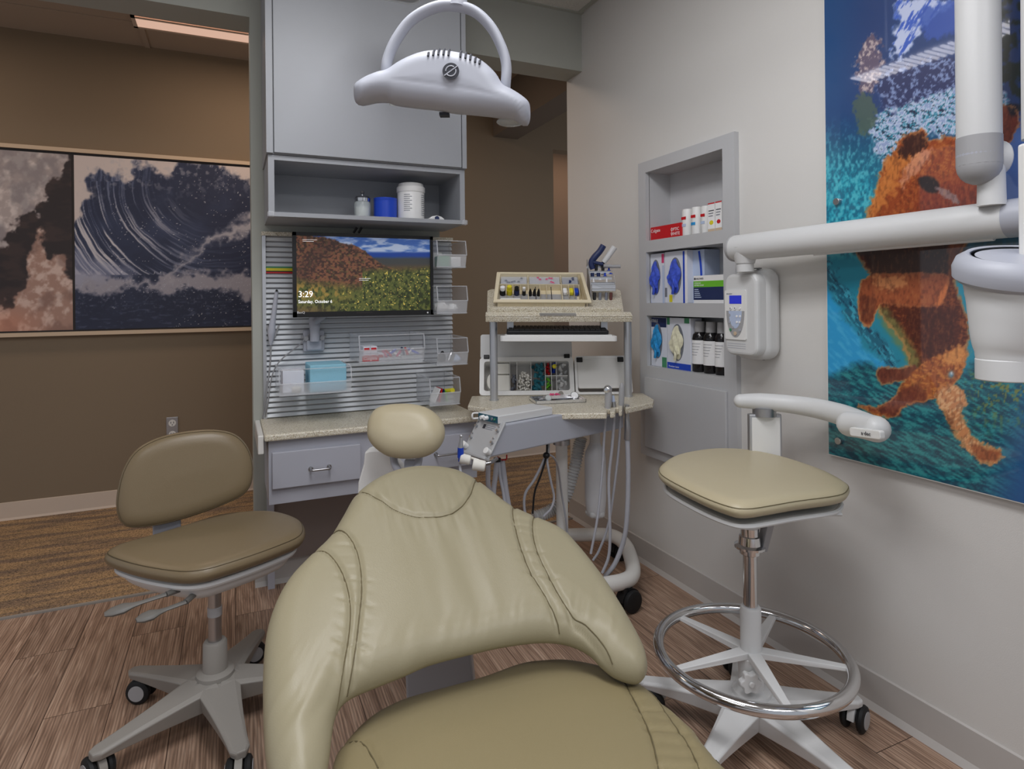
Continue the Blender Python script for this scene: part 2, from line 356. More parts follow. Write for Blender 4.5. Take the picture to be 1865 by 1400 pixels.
def painted(name, o, r, u, w, h, nx, ny, painter, m, parent, coords='px'):
    """flat sheet: corner o (bottom left), unit vectors r,u, size w,h; painter(Paint) in source-picture coordinates"""
    o, r, u = Vector(o), Vector(r), Vector(u)
    a = np.linspace(0, w, nx); b = np.linspace(0, h, ny); U, V = np.meshgrid(a, b, indexing='ij')
    P = np.array(o)+U[..., None]*np.array(r)+V[..., None]*np.array(u)
    if coords == 'px':
        wv = P[..., 0]*sY+P[..., 1]*cY; aa = (P[..., 0]*cY-P[..., 1]*sY)/wv; bb = (P[..., 2]-H)/wv
        X = CX+(aa*cR-bb*sR)*FPX; Y = CY-(aa*sR+bb*cR)*FPX
    else: X, Y = U, V
    p = Paint(X, Y); painter(p); C = np.clip(p.C, 0, 255)/255.
    C = np.where(C <= .04045, C/12.92, ((C+.055)/1.055)**2.4)
    me = bpy.data.meshes.new(name); inv = np.array(MW[parent].inverted()); Pl = P.reshape(-1, 3)@inv[:3, :3].T+inv[:3, 3]
    idx = np.arange(nx*ny).reshape(nx, ny); F = np.stack([idx[:-1, :-1], idx[1:, :-1], idx[1:, 1:], idx[:-1, 1:]], -1).reshape(-1, 4)
    me.vertices.add(len(Pl)); me.vertices.foreach_set('co', Pl.ravel()); me.loops.add(F.size); me.loops.foreach_set('vertex_index', F.ravel())
    me.polygons.add(len(F)); me.polygons.foreach_set('loop_start', np.arange(0, F.size, 4)); me.polygons.foreach_set('loop_total', np.full(len(F), 4)); me.update(calc_edges=True)
    at = me.color_attributes.new('paint', 'FLOAT_COLOR', 'POINT'); at.data.foreach_set('color', np.concatenate([C.reshape(-1, 3), np.ones((nx*ny, 1))], 1).ravel())
    me.materials.append(m); ob = bpy.data.objects.new(name, me); COL.objects.link(ob); ob.parent = parent; MW[ob] = MW[parent]; return ob
# ================================================================== SETTING
YD = 2.845; YE = 3.01; YB = 4.30; ZH = 2.403; ZC = 2.706; XR = 1.70
zcor = onY(230, 80, YB).z
struct('floor', MB().box((-3, -1.6, -.06), (XR+.0, 2.965, 0)), M_['floor'])
struct('floor', MB().box((-3.4, 2.965, -.06), (4, 5.6, .004)), M_['carpet'])
struct('trim_1', MB().box((-3, 2.955, 0), (XR, 2.972, .006)), M_['plastd'])
struct('wall_back', MB().box((-3.4, YB, 0), (2.30, YB+.12, 3.1)).box((2.30, YB, 2.37), (4, YB+.12, 3.1)), M_['brown'])
M_['hallc'] = mat('hall_ceiling_taupe', (170, 154, 138), .85); M_['hallb'] = mat('hall_beam_taupe', (112, 100, 88), .85)
struct('wall_hall', MB().box((1.5, 5.5, 0), (4, 5.6, 1.7)).box((1.5, 5.5, 1.7), (4, 5.6, 3.1)), M_['brown2'])
struct('wall_divider', MB().box((.077, YD, 0), (.905, YE, ZH)), M_['wallgrey'])
struct('trim_2', MB().box((-3.4, YD, ZH), (XR+.15, YE, 3.1)), M_['wallgrey'])
# niche opening measured on the right wall
nY0 = onX(1162, 300, XR).y; nY1 = onX(1338, 240, XR).y; nz1 = onX(1162, 300, XR).z; nz0 = onX(1170, 822, XR).z
i0, i1 = nY1+.03, nY0-.03
struct('wall_right', MB().box((XR, -1.6, 0), (XR+.15, i0, 3.1)).box((XR, i1, 0), (XR+.15, YE, 3.1)).box((XR, i0, nz1-.03), (XR+.15, i1, 3.1)).box((XR, i0, 0), (XR+.15, i1, nz0+.03)).box((XR+.135, i0, nz0), (XR+.15, i1, nz1)), M_['wall'])
mb = MB()
gx = [-3.0+.61*i for i in range(8)]
struct('ceiling', MB().box((-3, -1.6, ZC), (XR, YD, ZC+.05)), M_['ceil'])
g = MB()
for x in [1.68-.61*i for i in range(8)]: g.box((x-.012, -1.6, ZC-.004), (x+.012, YD, ZC))
for y in [2.833-.61*i for i in range(7)]: g.box((-3, y-.012, ZC-.005), (XR, y+.012, ZC))
struct('trim_3', g, M_['wallgrey'])
struct('ceiling', MB().box((-3.4, YE, zcor), (4, 5.6, zcor+.05)), M_['hallc'])
g = MB()
for x in (-1.62, -.45, .72, 1.9): g.box((x-.014, YE, zcor-.006), (x+.014, YB, zcor))
for y in (3.2, 3.95): g.box((-3.4, y-.012, zcor-.005), (4, y+.012, zcor))
struct('trim_4', g, M_['hallc'])
# soffit beam in the hall
p = onY(898, 249, YB); q = onY(930, 251, YB)
struct('trim_5', MB().box((p.x, YE, p.z), (p.x+.2, YB, 3.1)), M_['hallb'])
# base boards
struct('baseboard_back', MB().prism([(YB, 0), (YB-.014, .0), (YB-.006, .016), (YB-.004, .1), (YB, .102)], -3.4, 2.3, Matrix(((0, 0, 1, 0), (1, 0, 0, 0), (0, 1, 0, 0), (0, 0, 0, 1)))), M_['base2'])
struct('baseboard_right', MB().prism([(XR, 0), (XR-.022, 0), (XR-.010, .018), (XR-.006, .1), (XR, .103)], -1.6, YE+.006, Matrix(((1, 0, 0, 0), (0, 0, 1, 0), (0, 1, 0, 0), (0, 0, 0, 1)))), M_['base'])
struct('baseboard_front', MB().prism([(YD, 0), (YD-.022, 0), (YD-.010, .018), (YD-.006, .1), (YD, .103)], .077, .905, Matrix(((0, 0, 1, 0), (1, 0, 0, 0), (0, 1, 0, 0), (0, 0, 0, 1)))), M_['base'])
# ceiling light of the hall
a = onZ(246, 26, zcor); b = onZ(252, 47, zcor)
t = thing('ceiling_light', 'warm rectangular ceiling light panel above the hall at the top left', 'ceiling light', (a.x, a.y, zcor))
x0 = min(a.x, b.x); obj('diffuser', MB().box((x0, b.y, zcor-.012), (x0+1.16, a.y, zcor-.008)), M_['lite'], t)
fr = MB(); 
for (ax, ay, bx_, by) in ((x0-.02, b.y-.02, x0+1.18, b.y), (x0-.02, a.y, x0+1.18, a.y+.02), (x0-.02, b.y, x0, a.y), (x0+1.16, b.y, x0+1.18, a.y)): fr.box((ax, ay, zcor-.014), (bx_, by, zcor))
obj('trim_frame', fr, M_['base2'], t)
# outlet
p = onY(303, 760, YB-.0); q = onY(325, 800, YB)
t = thing('wall_outlet', 'steel duplex electrical outlet on the brown wall above a stool back', 'outlet', (p.x, YB, q.z))
obj('cover_plate', MB().box((p.x, YB-.006, q.z), (q.x, YB, p.z)), M_['steel'], t, bevel=.002)
xm = (p.x+q.x)/2; zm = (p.z+q.z)/2
for s in (1, -1):
    c = Vector((xm, YB-.006, zm+s*.034)); f = MB(); f.cyl(c, c+Vector((0, -.003, 0)), .020, n=24); so = obj('socket', f, M_['offw'], t)
    sl = MB(); sl.box((xm-.009, YB-.0105, c.z-.002), (xm-.006, YB-.009, c.z+.009)); sl.box((xm+.006, YB-.0105, c.z-.002), (xm+.009, YB-.009, c.z+.009)); sl.cyl((xm, YB-.009, c.z-.010), (xm, YB-.0105, c.z-.010), .003, n=8)
    obj('slots', sl, M_['ink'], so)
# ------------------------------------------------------------------ wave picture
YP = YB-.035
tl = onY(0, 262, YP); tr = onY(459, 293, YP); bl = onY(0, 614, YP); br_ = onY(461, 602, YP)
zt = (tl.z+tr.z)/2; zb = (bl.z+br_.z)/2; xl = -2.6; xr = tr.x+.35; xs = onY(132, 400, YP).x
t = thing('framed_picture', 'long pale-framed picture of ocean waves on the brown wall', 'picture', ((xl+xr)/2, YB, zb))
f = MB(); f.box((xl, YB-.04, zt-.022), (xr, YB, zt)); f.box((xl, YB-.04, zb), (xr, YB, zb+.022)); f.box((xl, YB-.04, zb), (xl+.02, YB, zt)); f.box((xr-.02, YB-.04, zb), (xr, YB, zt)); obj('frame', f, M_['frame'], t)
obj('mat_board', MB().box((xl+.02, YB-.026, zb+.02), (xr-.02, YB-.001, zt-.02)), M_['framed'], t)
def paint_wave(p):
    X, Y = p.X, p.Y; p.fill((36, 44, 72))
    n = fbm(X/60, Y/60, 1)
    p.mix(sst(.4, .8, n)*.5, (62, 74, 108)); p.mix(sst(470, 560, Y)*.5, (30, 36, 58))
    # curl streaks: arcs around the hollow of the wave
    dx, dy = X-400, Y-330; rr = np.hypot(dx, dy*1.15); an = np.arctan2(dy, dx)
    st = fbm(rr/3.2+2.5*fbm(X/40, Y/40, 3), an*2.0, 5, 5); p.mix(sst(.42, .75, st)*sst(430, 260, X*.5+Y*.0+150)*sst(60, 200, rr)*(Y < 500)*.6, (140, 150, 180))
    p.mix(sst(.56, .72, st)*sst(330, 420, Y)*sst(380, 200, X)*(Y < 500)*.9, (215, 210, 212))
    p.poly([(80, 260), (520, 260), (520, 350), (450, 332), (400, 305), (330, 300), (290, 312), (262, 295), (240, 300), (238, 318), (200, 315), (165, 310), (162, 360), (140, 400), (80, 420)], (212, 200, 196), 6, 22, 22)
    sp = fbm(X/7, Y/7, 8, 3)
    p.poly([(300, 500), (350, 462), (400, 420), (450, 395), (520, 380), (520, 415), (440, 425), (400, 440), (350, 470), (310, 505)], (200, 196, 202), 10, 18, 14, .85)
    p.poly([(130, 490), (190, 500), (260, 512), (330, 500), (470, 500), (520, 520), (470, 545), (380, 528), (300, 530), (240, 520), (200, 535), (170, 528), (130, 530)], (196, 190, 196), 7, 16, 14, .75)
    p.poly([(80, 440), (170, 470), (250, 495), (180, 512), (80, 508)], (160, 164, 188), 12, 12, 18, .6)
    p.mix(((vnoise(X/2.2, Y/2.2, 2) > .93) & (fbm(X/50, Y/50, 7) > .45) & (X > 200))*.7, (225, 225, 230))
    p.mix(sst(.56, .75, sp)*sst(385, 300, np.abs(Y-300)+300)*.5, (190, 186, 190))
    p.mix(sst(.6, .75, fbm(X/14, Y/3.5, 4))*sst(535, 560, Y)*.35, (110, 118, 146))
    p.mix(sst(.6, .8, fbm(X/3.5, Y/3.5, 12))*sst(490, 520, Y)*sst(590, 520, Y)*.5, (176, 176, 190))
def paint_foam(p):
    X, Y = p.X, p.Y; p.fill((46, 38, 40)); p.mix(sst(.4, .7, fbm(X/30, Y/12, 2))*.5, (78, 60, 56))
    f1 = fbm(X/12, Y/12, 5, 5); f2 = fbm(X/30, Y/30, 6)
    k = p.poly([(-300, 260), (20, 262), (60, 266), (118, 280), (112, 310), (88, 330), (80, 370), (45, 395), (15, 420), (0, 450), (-60, 460), (-300, 500)], (176, 164, 162), 5, 24, 18)
    p.mix(k*sst(.4, .7, f1)*.8, (222, 212, 208)); p.mix(k*sst(.55, .3, f2)*.5, (120, 116, 122))
    k = p.poly([(75, 425), (95, 460), (128, 495), (140, 620), (-300, 640), (-300, 600), (0, 560), (40, 520), (60, 470)], (170, 136, 122), 6, 24, 18)
    p.mix(k*sst(.42, .7, f1)*.8, (222, 200, 190)); p.mix(k*sst(.5, .3, f2)*.5, (120, 92, 84))
    p.blob(10, 590, 60, 30, (214, 140, 110), .5)
mv = vcol('printed_photo', .55)
painted('wave_print', (xs+.008, YB-.028, zb+.032), (1, 0, 0), (0, 0, 1), xr-.03-xs, zt-zb-.068, 420, 300, paint_wave, mv, t)
painted('foam_print', (xl+.03, YB-.028, zb+.032), (1, 0, 0), (0, 0, 1), xs-.004-xl-.03, zt-zb-.068, 420, 260, paint_foam, mv, t)
# ================================================================== UPPER CABINET
YU = 2.53
UL = onY(489, 392, YU).x; UR = onY(847, 405, YU).x; zu = onY(489, 393, YU).z
zs = onY(489, 385, YU).z; zct = onY(489, 281, YU).z; zci = onY(489, 290, YU).z
t = thing('wall_cabinet', 'tall grey laminate wall cabinet with an open cubby beneath its door', 'cabinet', ((UL+UR)/2, YD, zu))
c = MB(); th = .022
c.box((UL, YU, zu), (UR, YD-.002, zs)); c.box((UL, YU, zci), (UR, YD-.002, zct)); c.box((UL, YU, zs), (UL+th, YD-.002, zci)); c.box((UR-th, YU, zs), (UR, YD-.002, zci)); c.box((UL+th, YD-.02, zs), (UR-th, YD-.002, zci))
obj('cubby_shell', c, M_['cab'], t)
obj('carcass', MB().box((UL-.006, YU, zct+.002), (UR+.004, YD-.002, ZC-.01)), M_['cab'], t)
dx0 = onY(498, 200, YU).x; dx1 = onY(837, 200, YU).x
obj('door', MB().box((dx0, YU-.02, zct+.006), (dx1, YU-.001, ZC-.012)), M_['cab'], t, bevel=.0015)
obj('edge_panel', MB().box((UL-.006, YU-.018, zct+.004), (dx0-.004, YU-.0005, ZC-.012)), M_['cab'], t); obj('edge_panel', MB().box((dx1+.004, YU-.018, zct+.004), (UR+.004, YU-.0005, ZC-.012)), M_['cab'], t)
for x in (UL, UR-.01): obj('corner_guard', MB().box((x-.004, YU-.006, zu-.003), (x+.022, YU+.02, zs+.003)), M_['clear2'], t, bevel=.006)
# items in the cubby
def cyl_px(pxl, pxr, pyb, pyt, Y, z0): 
    a, b = onY(pxl, pyb, Y), onY(pxr, pyb, Y); r = (b.x-a.x)/2; return Vector(((a.x+b.x)/2, Y, z0)), r, onY(pxl, pyt, Y).z
Yi = 2.66
c, r, z1 = cyl_px(645, 675, 390, 366, Yi, zs); z1 += .02
t = thing('glass_jar', 'small clear glass jar with a chrome lid in the cabinet cubby', 'jar', c); T = Matrix.Translation(c)
obj('jar_body', MB(T).lathe([(r*.9, 0), (r, .006), (r, z1-zs-.03), (r*.9, z1-zs-.022), (r*.84, z1-zs-.022), (r*.92, z1-zs-.034), (r*.92, .01), (0, .008)]), M_['glass'], t)
hh = z1-zs-.022
l = obj('lid', MB(T).lathe([(r*.95, hh), (r*.98, hh+.014), (r*.8, hh+.022), (0, hh+.026)]), M_['chrome'], t)
obj('knob', MB(T).lathe([(.004, hh+.024), (.004, hh+.032), (.010, hh+.038), (.008, hh+.046), (0, hh+.048)]), M_['chrome'], l)
obj('contents', MB(T).lathe([(r*.8, .012), (r*.82, hh*.7), (0, hh*.74)]), M_['ivory'], t)
c, r, z1 = cyl_px(681, 723, 393, 362, Yi, zs)
tag(obj('tape_roll', MB(Matrix.Translation(c)).lathe([(r*.45, 0), (r, 0), (r, .012)]+[(r*(1-.02*(i % 2)), .012+.0055*i) for i in range(1, 14)]+[(r, .0855), (r, .095), (r*.45, .095), (r*.45, 0)], n=40), M_['blue']), 'roll of bright blue barrier film standing in the cabinet cubby', 'film roll')
c, r, z1 = cyl_px(724, 773, 396, 330, Yi-.01, zs); hh = .158
t = thing('wipes_canister', 'white canister of disinfecting wipes with a screw lid in the cubby', 'canister', c); T = Matrix.Translation(c)
obj('tub', MB(T).lathe([(r*.9, 0), (r*.97, .004), (r*.97, hh-.036), (r*.9, hh-.03), (0, hh-.03)], n=40), M_['white'], t)
obj('lid', MB(T).lathe([(r, hh-.034), (r*1.02, hh-.03), (r*1.02, hh-.012), (r*.92, hh-.006), (r*.88, hh+.004), (r*.8, hh+.006), (0, hh+.006)], n=40), M_['white'], t)
for k, (ang, n) in enumerate(((-118, 9), (-40, 11))):
    for q in range(n):
        a = R(ang+24.2-24); z = .11-q*.0085; w = .018 if q % 3 else .012
        pts = []
        mbl = MB(T); P = [(r*.972*math.cos(a+s), r*.972*math.sin(a+s), z) for s in np.linspace(-.3, .3 if q % 2 else .15, 6)]
        if q == 0: acc = MB(T)
        acc.tube(P, .0014, 4)
    obj('printed_text', acc, M_['ink2'], t)
c = onZ(803, 395, zs+.01)
t = thing('tape_dispenser', 'small white and dark blue dispenser lying in the right end of the cubby', 'dispenser', (c.x, 2.6, zs)); T = Matrix.Translation((c.x, 2.6, zs))
obj('shell', MB(T).prism([(-.036, .0), (.036, 0), (.034, .01), (.02, .02), (0, .024), (-.02, .02), (-.034, .01)], -.015, .015, Matrix.Rotation(R(90), 4, 'X')), M_['white'], t, bevel=.003)
obj('tape', MB(T).cyl((0, -.018, .011), (0, .018, .011), .010), M_['navy'], t)
# ================================================================== COUNTER + BASE CABINET
zc = .705; YF = 2.507
t = thing('base_cabinet', 'pale grey wall-hung base cabinet with two drawers and bar handles', 'cabinet', (.54, YD, .436))
obj('carcass', MB().box((.119, YF, .436), (.955, YD-.002, .678)), M_['cab2'], t)
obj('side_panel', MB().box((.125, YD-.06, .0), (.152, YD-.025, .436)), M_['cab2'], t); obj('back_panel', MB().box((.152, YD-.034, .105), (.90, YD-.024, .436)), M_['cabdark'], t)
for (x0, x1, h0, h1) in ((.131, .457, .268, .336), (.53, .925, .765, .868)):
    d = obj('drawer', MB().box((x0, YF-.02, .498), (x1, YF-.001, .634)), M_['cab2'], t, bevel=.002)
    hb = MB(); hb.tube(smooth_path([(h0, YF-.02, .560), (h0, YF-.045, .560), (h0+.012, YF-.050, .560), (h1-.012, YF-.050, .560), (h1, YF-.045, .560), (h1, YF-.02, .560)], 5), .0045, 10)
    hb.cyl((h0, YF-.02, .56), (h0, YF-.023, .56), .009); hb.cyl((h1, YF-.02, .56), (h1, YF-.023, .56), .009); obj('handle', hb, M_['steel'], d)
tag(obj('countertop', MB().box((.104, 2.477, .68), (.968, YD-.001, zc)), M_['granite'], bevel=.006), 'speckled cream quartz countertop over the grey drawers', 'countertop')
obj_b = tag(obj('support_bracket', MB().box((.082, 2.50, .63), (.103, YD-.001, .70)), M_['offw'], bevel=.004), 'small white bracket at the left end of the speckled countertop', 'bracket')
# ================================================================== SLAT WALL
zs1 = onY(487, 424, 2.83).z; SR = onY(824, 600, 2.83).x; SL = onY(485, 600, 2.83).x
t = thing('slatwall_panel', 'silver horizontal slat storage panel on the divider wall behind the monitor', 'slat panel', ((SL+SR)/2, YD, zc))
T = Matrix(((0, 0, 1, 0), (1, 0, 0, 0), (0, 1, 0, 0), (0, 0, 0, 1)))
mb = MB(); n = 35; ph = (zs1-.012-zc-.003)/n
for i in range(n):
    z = zc+.003+i*ph
    mb.prism([(YD-.004, z), (YD-.020, z+.001), (YD-.021, z+.003), (YD-.012, z+ph*.70), (YD-.007, z+ph*.74), (YD-.004, z+ph*.74)], SL, SR, T)
obj('slats', mb, M_['slat'], t); obj('backing', MB().box((SL, YD-.006, zc+.001), (SR, YD-.001, zs1)), M_['plast2'], t)
obj('edge_trim', MB().box((SL-.014, YD-.024, zc+.001), (SL, YD-.001, zs1)), M_['alu'], t)
obj('top_trim', MB().box((SL-.016, YD-.03, zs1-.012), (SR+.002, YD-.001, zs1+.004)), M_['granite'], t)
mb = [MB() for _ in range(4)]
x1 = onY(533, 500, YD-.02).x+.03
s = thing('color_strips', 'stack of coloured strips clipped on the slats left of the monitor', 'strip', (SL+.05, YD-.02, onY(500, 498, YD-.02).z))
for c_, y0, y1, nm in (('dgreen', 485, 488, 'green'), ('yellow', 488, 493, 'yellow'), ('framed', 493, 495, 'dark'), ('red', 495, 497.5, 'red')):
    a = onY(486, y0, YD-.02).z; b = onY(486, y1, YD-.02).z
    obj('strip', MB().box((SL+.001, YD-.024, b), (x1, YD-.0205, a)), M_[c_], s)
# ------------------------------------------------------------------ bins
def make_bin(pl, pr, pt, pb, label, Yf=2.59):
    a = onY(pl, pb, Yf); b = onY(pr, pt, Yf); x0, x1, z0, z1 = a.x, b.x, a.z, b.z; h = z1-z0; yb = YD-.022
    t = thing('storage_bin', label, 'bin', ((x0+x1)/2, yb, z0), 'clear storage bins hung on the slat panel'); k = .0035
    f = MB(); f.box((x0, Yf, z0), (x1, yb, z0+k)); f.box((x0, yb-k, z0), (x1, yb, z1+.004))
    S = Matrix(((0, 0, 1, 0), (1, 0, 0, 0), (0, 1, 0, 0), (0, 0, 0, 1))); pts = [(Yf+.012, z0), (Yf-.004, z0+h*.5), (Yf+.008, z1), (yb, z1+.004), (yb, z0)]
    f.prism(pts, x0, x0+k, S); f.prism(pts, x1-k, x1, S)
    obj('shell', f, M_['clear'], t)
    g = MB(); g.prism([(Yf+.012, z0), (Yf-.004, z0+h*.45), (Yf, z0+h*.45), (Yf+.016, z0)], x0, x1, S); obj('front_wall', g, M_['clear2'], t)
    g = MB(); rim = [(x0, yb, z1+.004), (x0, Yf+.008, z1), (x0, Yf-.004, z0+h*.5), (x0, Yf-.004, z0+h*.45)]
    g.tube(rim, .0026, 6); g.tube([(x1, p[1], p[2]) for p in rim], .0026, 6); g.tube([(x0, Yf-.004, z0+h*.46), (x1, Yf-.004, z0+h*.46)], .003, 6); g.tube([(x0, Yf+.008, z1), (x1, Yf+.008, z1)], .002, 6); g.tube([(x0, Yf+.012, z0), (x1, Yf+.012, z0)], .003, 6)
    obj('rim', g, M_['clear2'], t)
    return x0+.006, x1-.006, Yf+.02, yb-.008, z0+k, h
BL = 'clear plastic bin on the slats '
b = make_bin(797, 849, 439, 486, BL+'right of the monitor, topmost of the right column')
for (u, v, w_, hh_, m_) in ((.1, .5, .35, .6, 'white'), (.12, .1, .4, .42, 'dgreen'), (.55, .05, .38, .38, 'white')):
    tag(obj('supply_box', MB().box((b[0]+(b[1]-b[0])*u, b[2]+(b[3]-b[2])*v, b[4]), (b[0]+(b[1]-b[0])*(u+w_), b[2]+(b[3]-b[2])*(v+.35), b[4]+b[5]*hh_)), M_[m_], bevel=.003), {'dgreen': 'small green box', 'white': ('taller white box' if hh_ > .5 else 'low white box')}[m_]+' inside the topmost clear bin beside the monitor', 'box')
b = make_bin(797, 851, 521, 571, BL+'by the monitor lower corner, holding white packets')
def crumple(name, c, r, m_, seed, label, cat, group=None):
    rs = np.random.RandomState(seed); mb = MB(); n = 14; vs = []; fs = []
    for i in range(9):
        for j in range(n):
            th = math.pi*i/8; a = 2*math.pi*j/n; k = r*(1+.35*(rs.rand()-.5)); vs.append((c[0]+k*math.sin(th)*math.cos(a)*1.1, c[1]+k*math.sin(th)*math.sin(a), c[2]+k*(1+math.cos(th))*.75*.98))
    for i in range(8):
        for j in range(n): fs.append((i*n+j, i*n+(j+1) % n, (i+1)*n+(j+1) % n, (i+1)*n+j))
    mb.add(vs, fs, None, True); o = obj(name, mb, m_); return tag(o, label, cat, group)
for i, (u, v, r_) in enumerate(((.3, .25, .026), (.7, .3, .024), (.45, .7, .03))):
    crumple('tissue_packet', (b[0]+(b[1]-b[0])*u, b[2]+(b[3]-b[2])*v, b[4]+.001), r_, M_['white'], i, ['left front crumpled white packet in the bin beside the monitor corner', 'right front crumpled white packet in the bin beside the monitor corner', 'rear crumpled white packet in the bin beside the monitor corner'][i], 'packet', 'crumpled white packets in a bin')
b = make_bin(797, 852, 615, 666, BL+'holding dark glasses, right of the toothpaste bin')
for i, u in enumerate((.25, .6)):
    x = b[0]+(b[1]-b[0])*u; m2 = MB(); m2.tube(smooth_path([(x-.02, b[2]+.02, b[4]+.012), (x, b[2]+.03, b[4]+.05), (x+.012, b[2]+.06, b[4]+.03), (x+.03, b[2]+.1, b[4]+.02)], 5), .0065, 8)
    m2.ball((x, b[2]+.04, b[4]+.024), .020, (1, .5, 1)); tag(obj('dark_eyewear', m2, M_['black' if i == 0 else 'steel']), ['black eyewear piece folded in the clear bin right of the toothpaste bin', 'shiny metal-rimmed piece in the clear bin right of the toothpaste bin'][i], 'eyewear')
crumple('tissue_packet', (b[1]-.03, b[2]+.05, b[4]+.001), .022, M_['boxb'], 9, 'pale blue crumpled packet in the bin with the dark eyewear', 'packet')
b = make_bin(784, 838, 687, 740, BL+'lowest of all, just above the countertop at the right', 2.60)
for i, (u, m_, lb) in enumerate(((.2, 'wht', 'white leaflet'), (.38, 'red', 'red leaflet'), (.55, 'navy', 'navy leaflet'), (.68, 'green', 'green leaflet'))):
    x = b[0]+(b[1]-b[0])*u; T2 = Matrix.Translation((x, b[2]+.05, b[4]+.004)) @ Matrix.Rotation(R(25-i*12), 4, 'Y')
    tag(obj('leaflet', MB(T2).box((-.0022, -.03, 0), (.0022, .05, .066-i*.005)), M_[m_]), lb+' leaning in the lowest clear bin above the countertop', 'leaflet')
tag(obj('glue_tube', MB().cyl((b[1]-.02, b[2]+.005, b[4]+.055), (b[1]-.045, b[2]+.09, b[4]+.04), .011), M_['yellow']), 'lime yellow tube lying in the lowest clear bin above the countertop', 'tube')
b = make_bin(655, 773, 608, 661, 'wide clear plastic bin of toothpaste cartons under the monitor', 2.585)
tp = []
for i, (u, lvl) in enumerate(((.04, 0), (.15, 0), (.26, 0), (.04, 1), (.15, 1))):
    x = b[0]+(b[1]-b[0])*u+.004; z = b[4]+lvl*.031+.0005
    t = thing('toothpaste_carton', ['leftmost', 'middle', 'rightmost', 'upper left', 'upper right'][i]+' small red and white toothpaste carton in the wide clear bin', 'carton', (x, b[2], z), 'toothpaste cartons in the wide bin')
    obj('carton', MB().box((x, b[2]+.004, z), (x+.028, b[2]+.10, z+.03)), M_['box'], t, bevel=.001); obj('red_band', MB().box((x+.003, b[2]+.0034, z+.012), (x+.025, b[2]+.004, z+.024)), M_['red'], t)
t = thing('toothpaste_box', 'flat pink-red toothpaste box at the front of the wide clear bin', 'carton', (b[0]+.01, b[2], b[4])); 
obj('box', MB().box((b[0]+.008, b[2]-.010, b[4]+.001), (b[0]+.075, b[2]+.002, b[4]+.022)), M_['red'], t)
text('lettering', 'Colgate', PM((b[0]+.012, b[2]-.0105, b[4]+.007), (1, 0, 0), (0, 0, 1)), .018, M_['wht'], t)
rs = random.Random(3)
for i in range(9):
    x = b[0]+(b[1]-b[0])*(.42+.06*i); cc = ['pink', 'red', 'blue', 'white', 'pink', 'navy', 'red', 'white', 'blue'][i]
    z = b[4]+.012+rs.random()*.012; a = rs.random()*3
    m2 = MB(); m2.tube([(x-.02*math.cos(a), b[2]+.03-.02*math.sin(a), z), (x+.02*math.cos(a), b[2]+.05+.02*math.sin(a), z+.02)], .0055, 8)
    names = ['pink', 'red', 'blue', 'white', 'pale pink', 'navy', 'crimson', 'ivory', 'bright blue']
    tag(obj('toothpaste_sample', m2, M_[cc]), 'small coloured sample tube in the right half of the wide toothpaste bin', 'tube', 'sample tubes in the wide bin')
b = make_bin(509, 640, 668, 722, 'wide clear plastic bin of blue masks at the lower left of the slats', 2.585)
xm = b[0]+(b[1]-b[0])*.42
t = tag(obj('face_masks', MB().box((xm, b[2]+.002, b[4]+.001), (b[1]-.01, b[3]-.03, b[4]+b[5]*1.08)), M_['mask'], bevel=.004), 'stack of pale blue face masks in the wide clear bin at lower left', 'face masks', kind='stuff')
tag(obj('white_carton', MB().box((b[0]+.01, b[2]+.03, b[4]+.001), (xm-.02, b[3]-.06, b[4]+b[5]*.88)), M_['box'], bevel=.002), 'white carton in the left half of the mask bin', 'carton')
crumple('gauze_pack', (b[0]+.06, b[2]+.012, b[4]+.001), .018, M_['ivory'], 22, 'ivory gauze pack at the front left of the mask bin', 'gauze')
# ================================================================== MONITOR
YM = 2.66
a = onY(533, 422, YM); b_ = onY(790, 573, YM); mx0, mx1, mz1, mz0 = a.x, b_.x, a.z, b_.z
print('monitor w/h', mx1-mx0, mz1-mz0)
t = thing('monitor', 'black computer monitor showing a hillside meadow landscape', 'monitor', ((mx0+mx1)/2, YM, mz0))
bz = .0135; f = MB()
f.box((mx0, YM, mz0), (mx1, YM+.03, mz0+.022)); f.box((mx0, YM, mz1-bz), (mx1, YM+.03, mz1)); f.box((mx0, YM, mz0), (mx0+bz, YM+.03, mz1)); f.box((mx1-bz, YM, mz0), (mx1, YM+.03, mz1))
obj('bezel', f, M_['black'], t); obj('rear_housing', MB().box((mx0+.005, YM+.012, mz0+.005), (mx1-.005, YM+.035, mz1-.005)).box((mx0+.1, YM+.03, mz0+.05), (mx1-.1, YM+.06, mz1-.06)), M_['black'], t, bevel=.004)
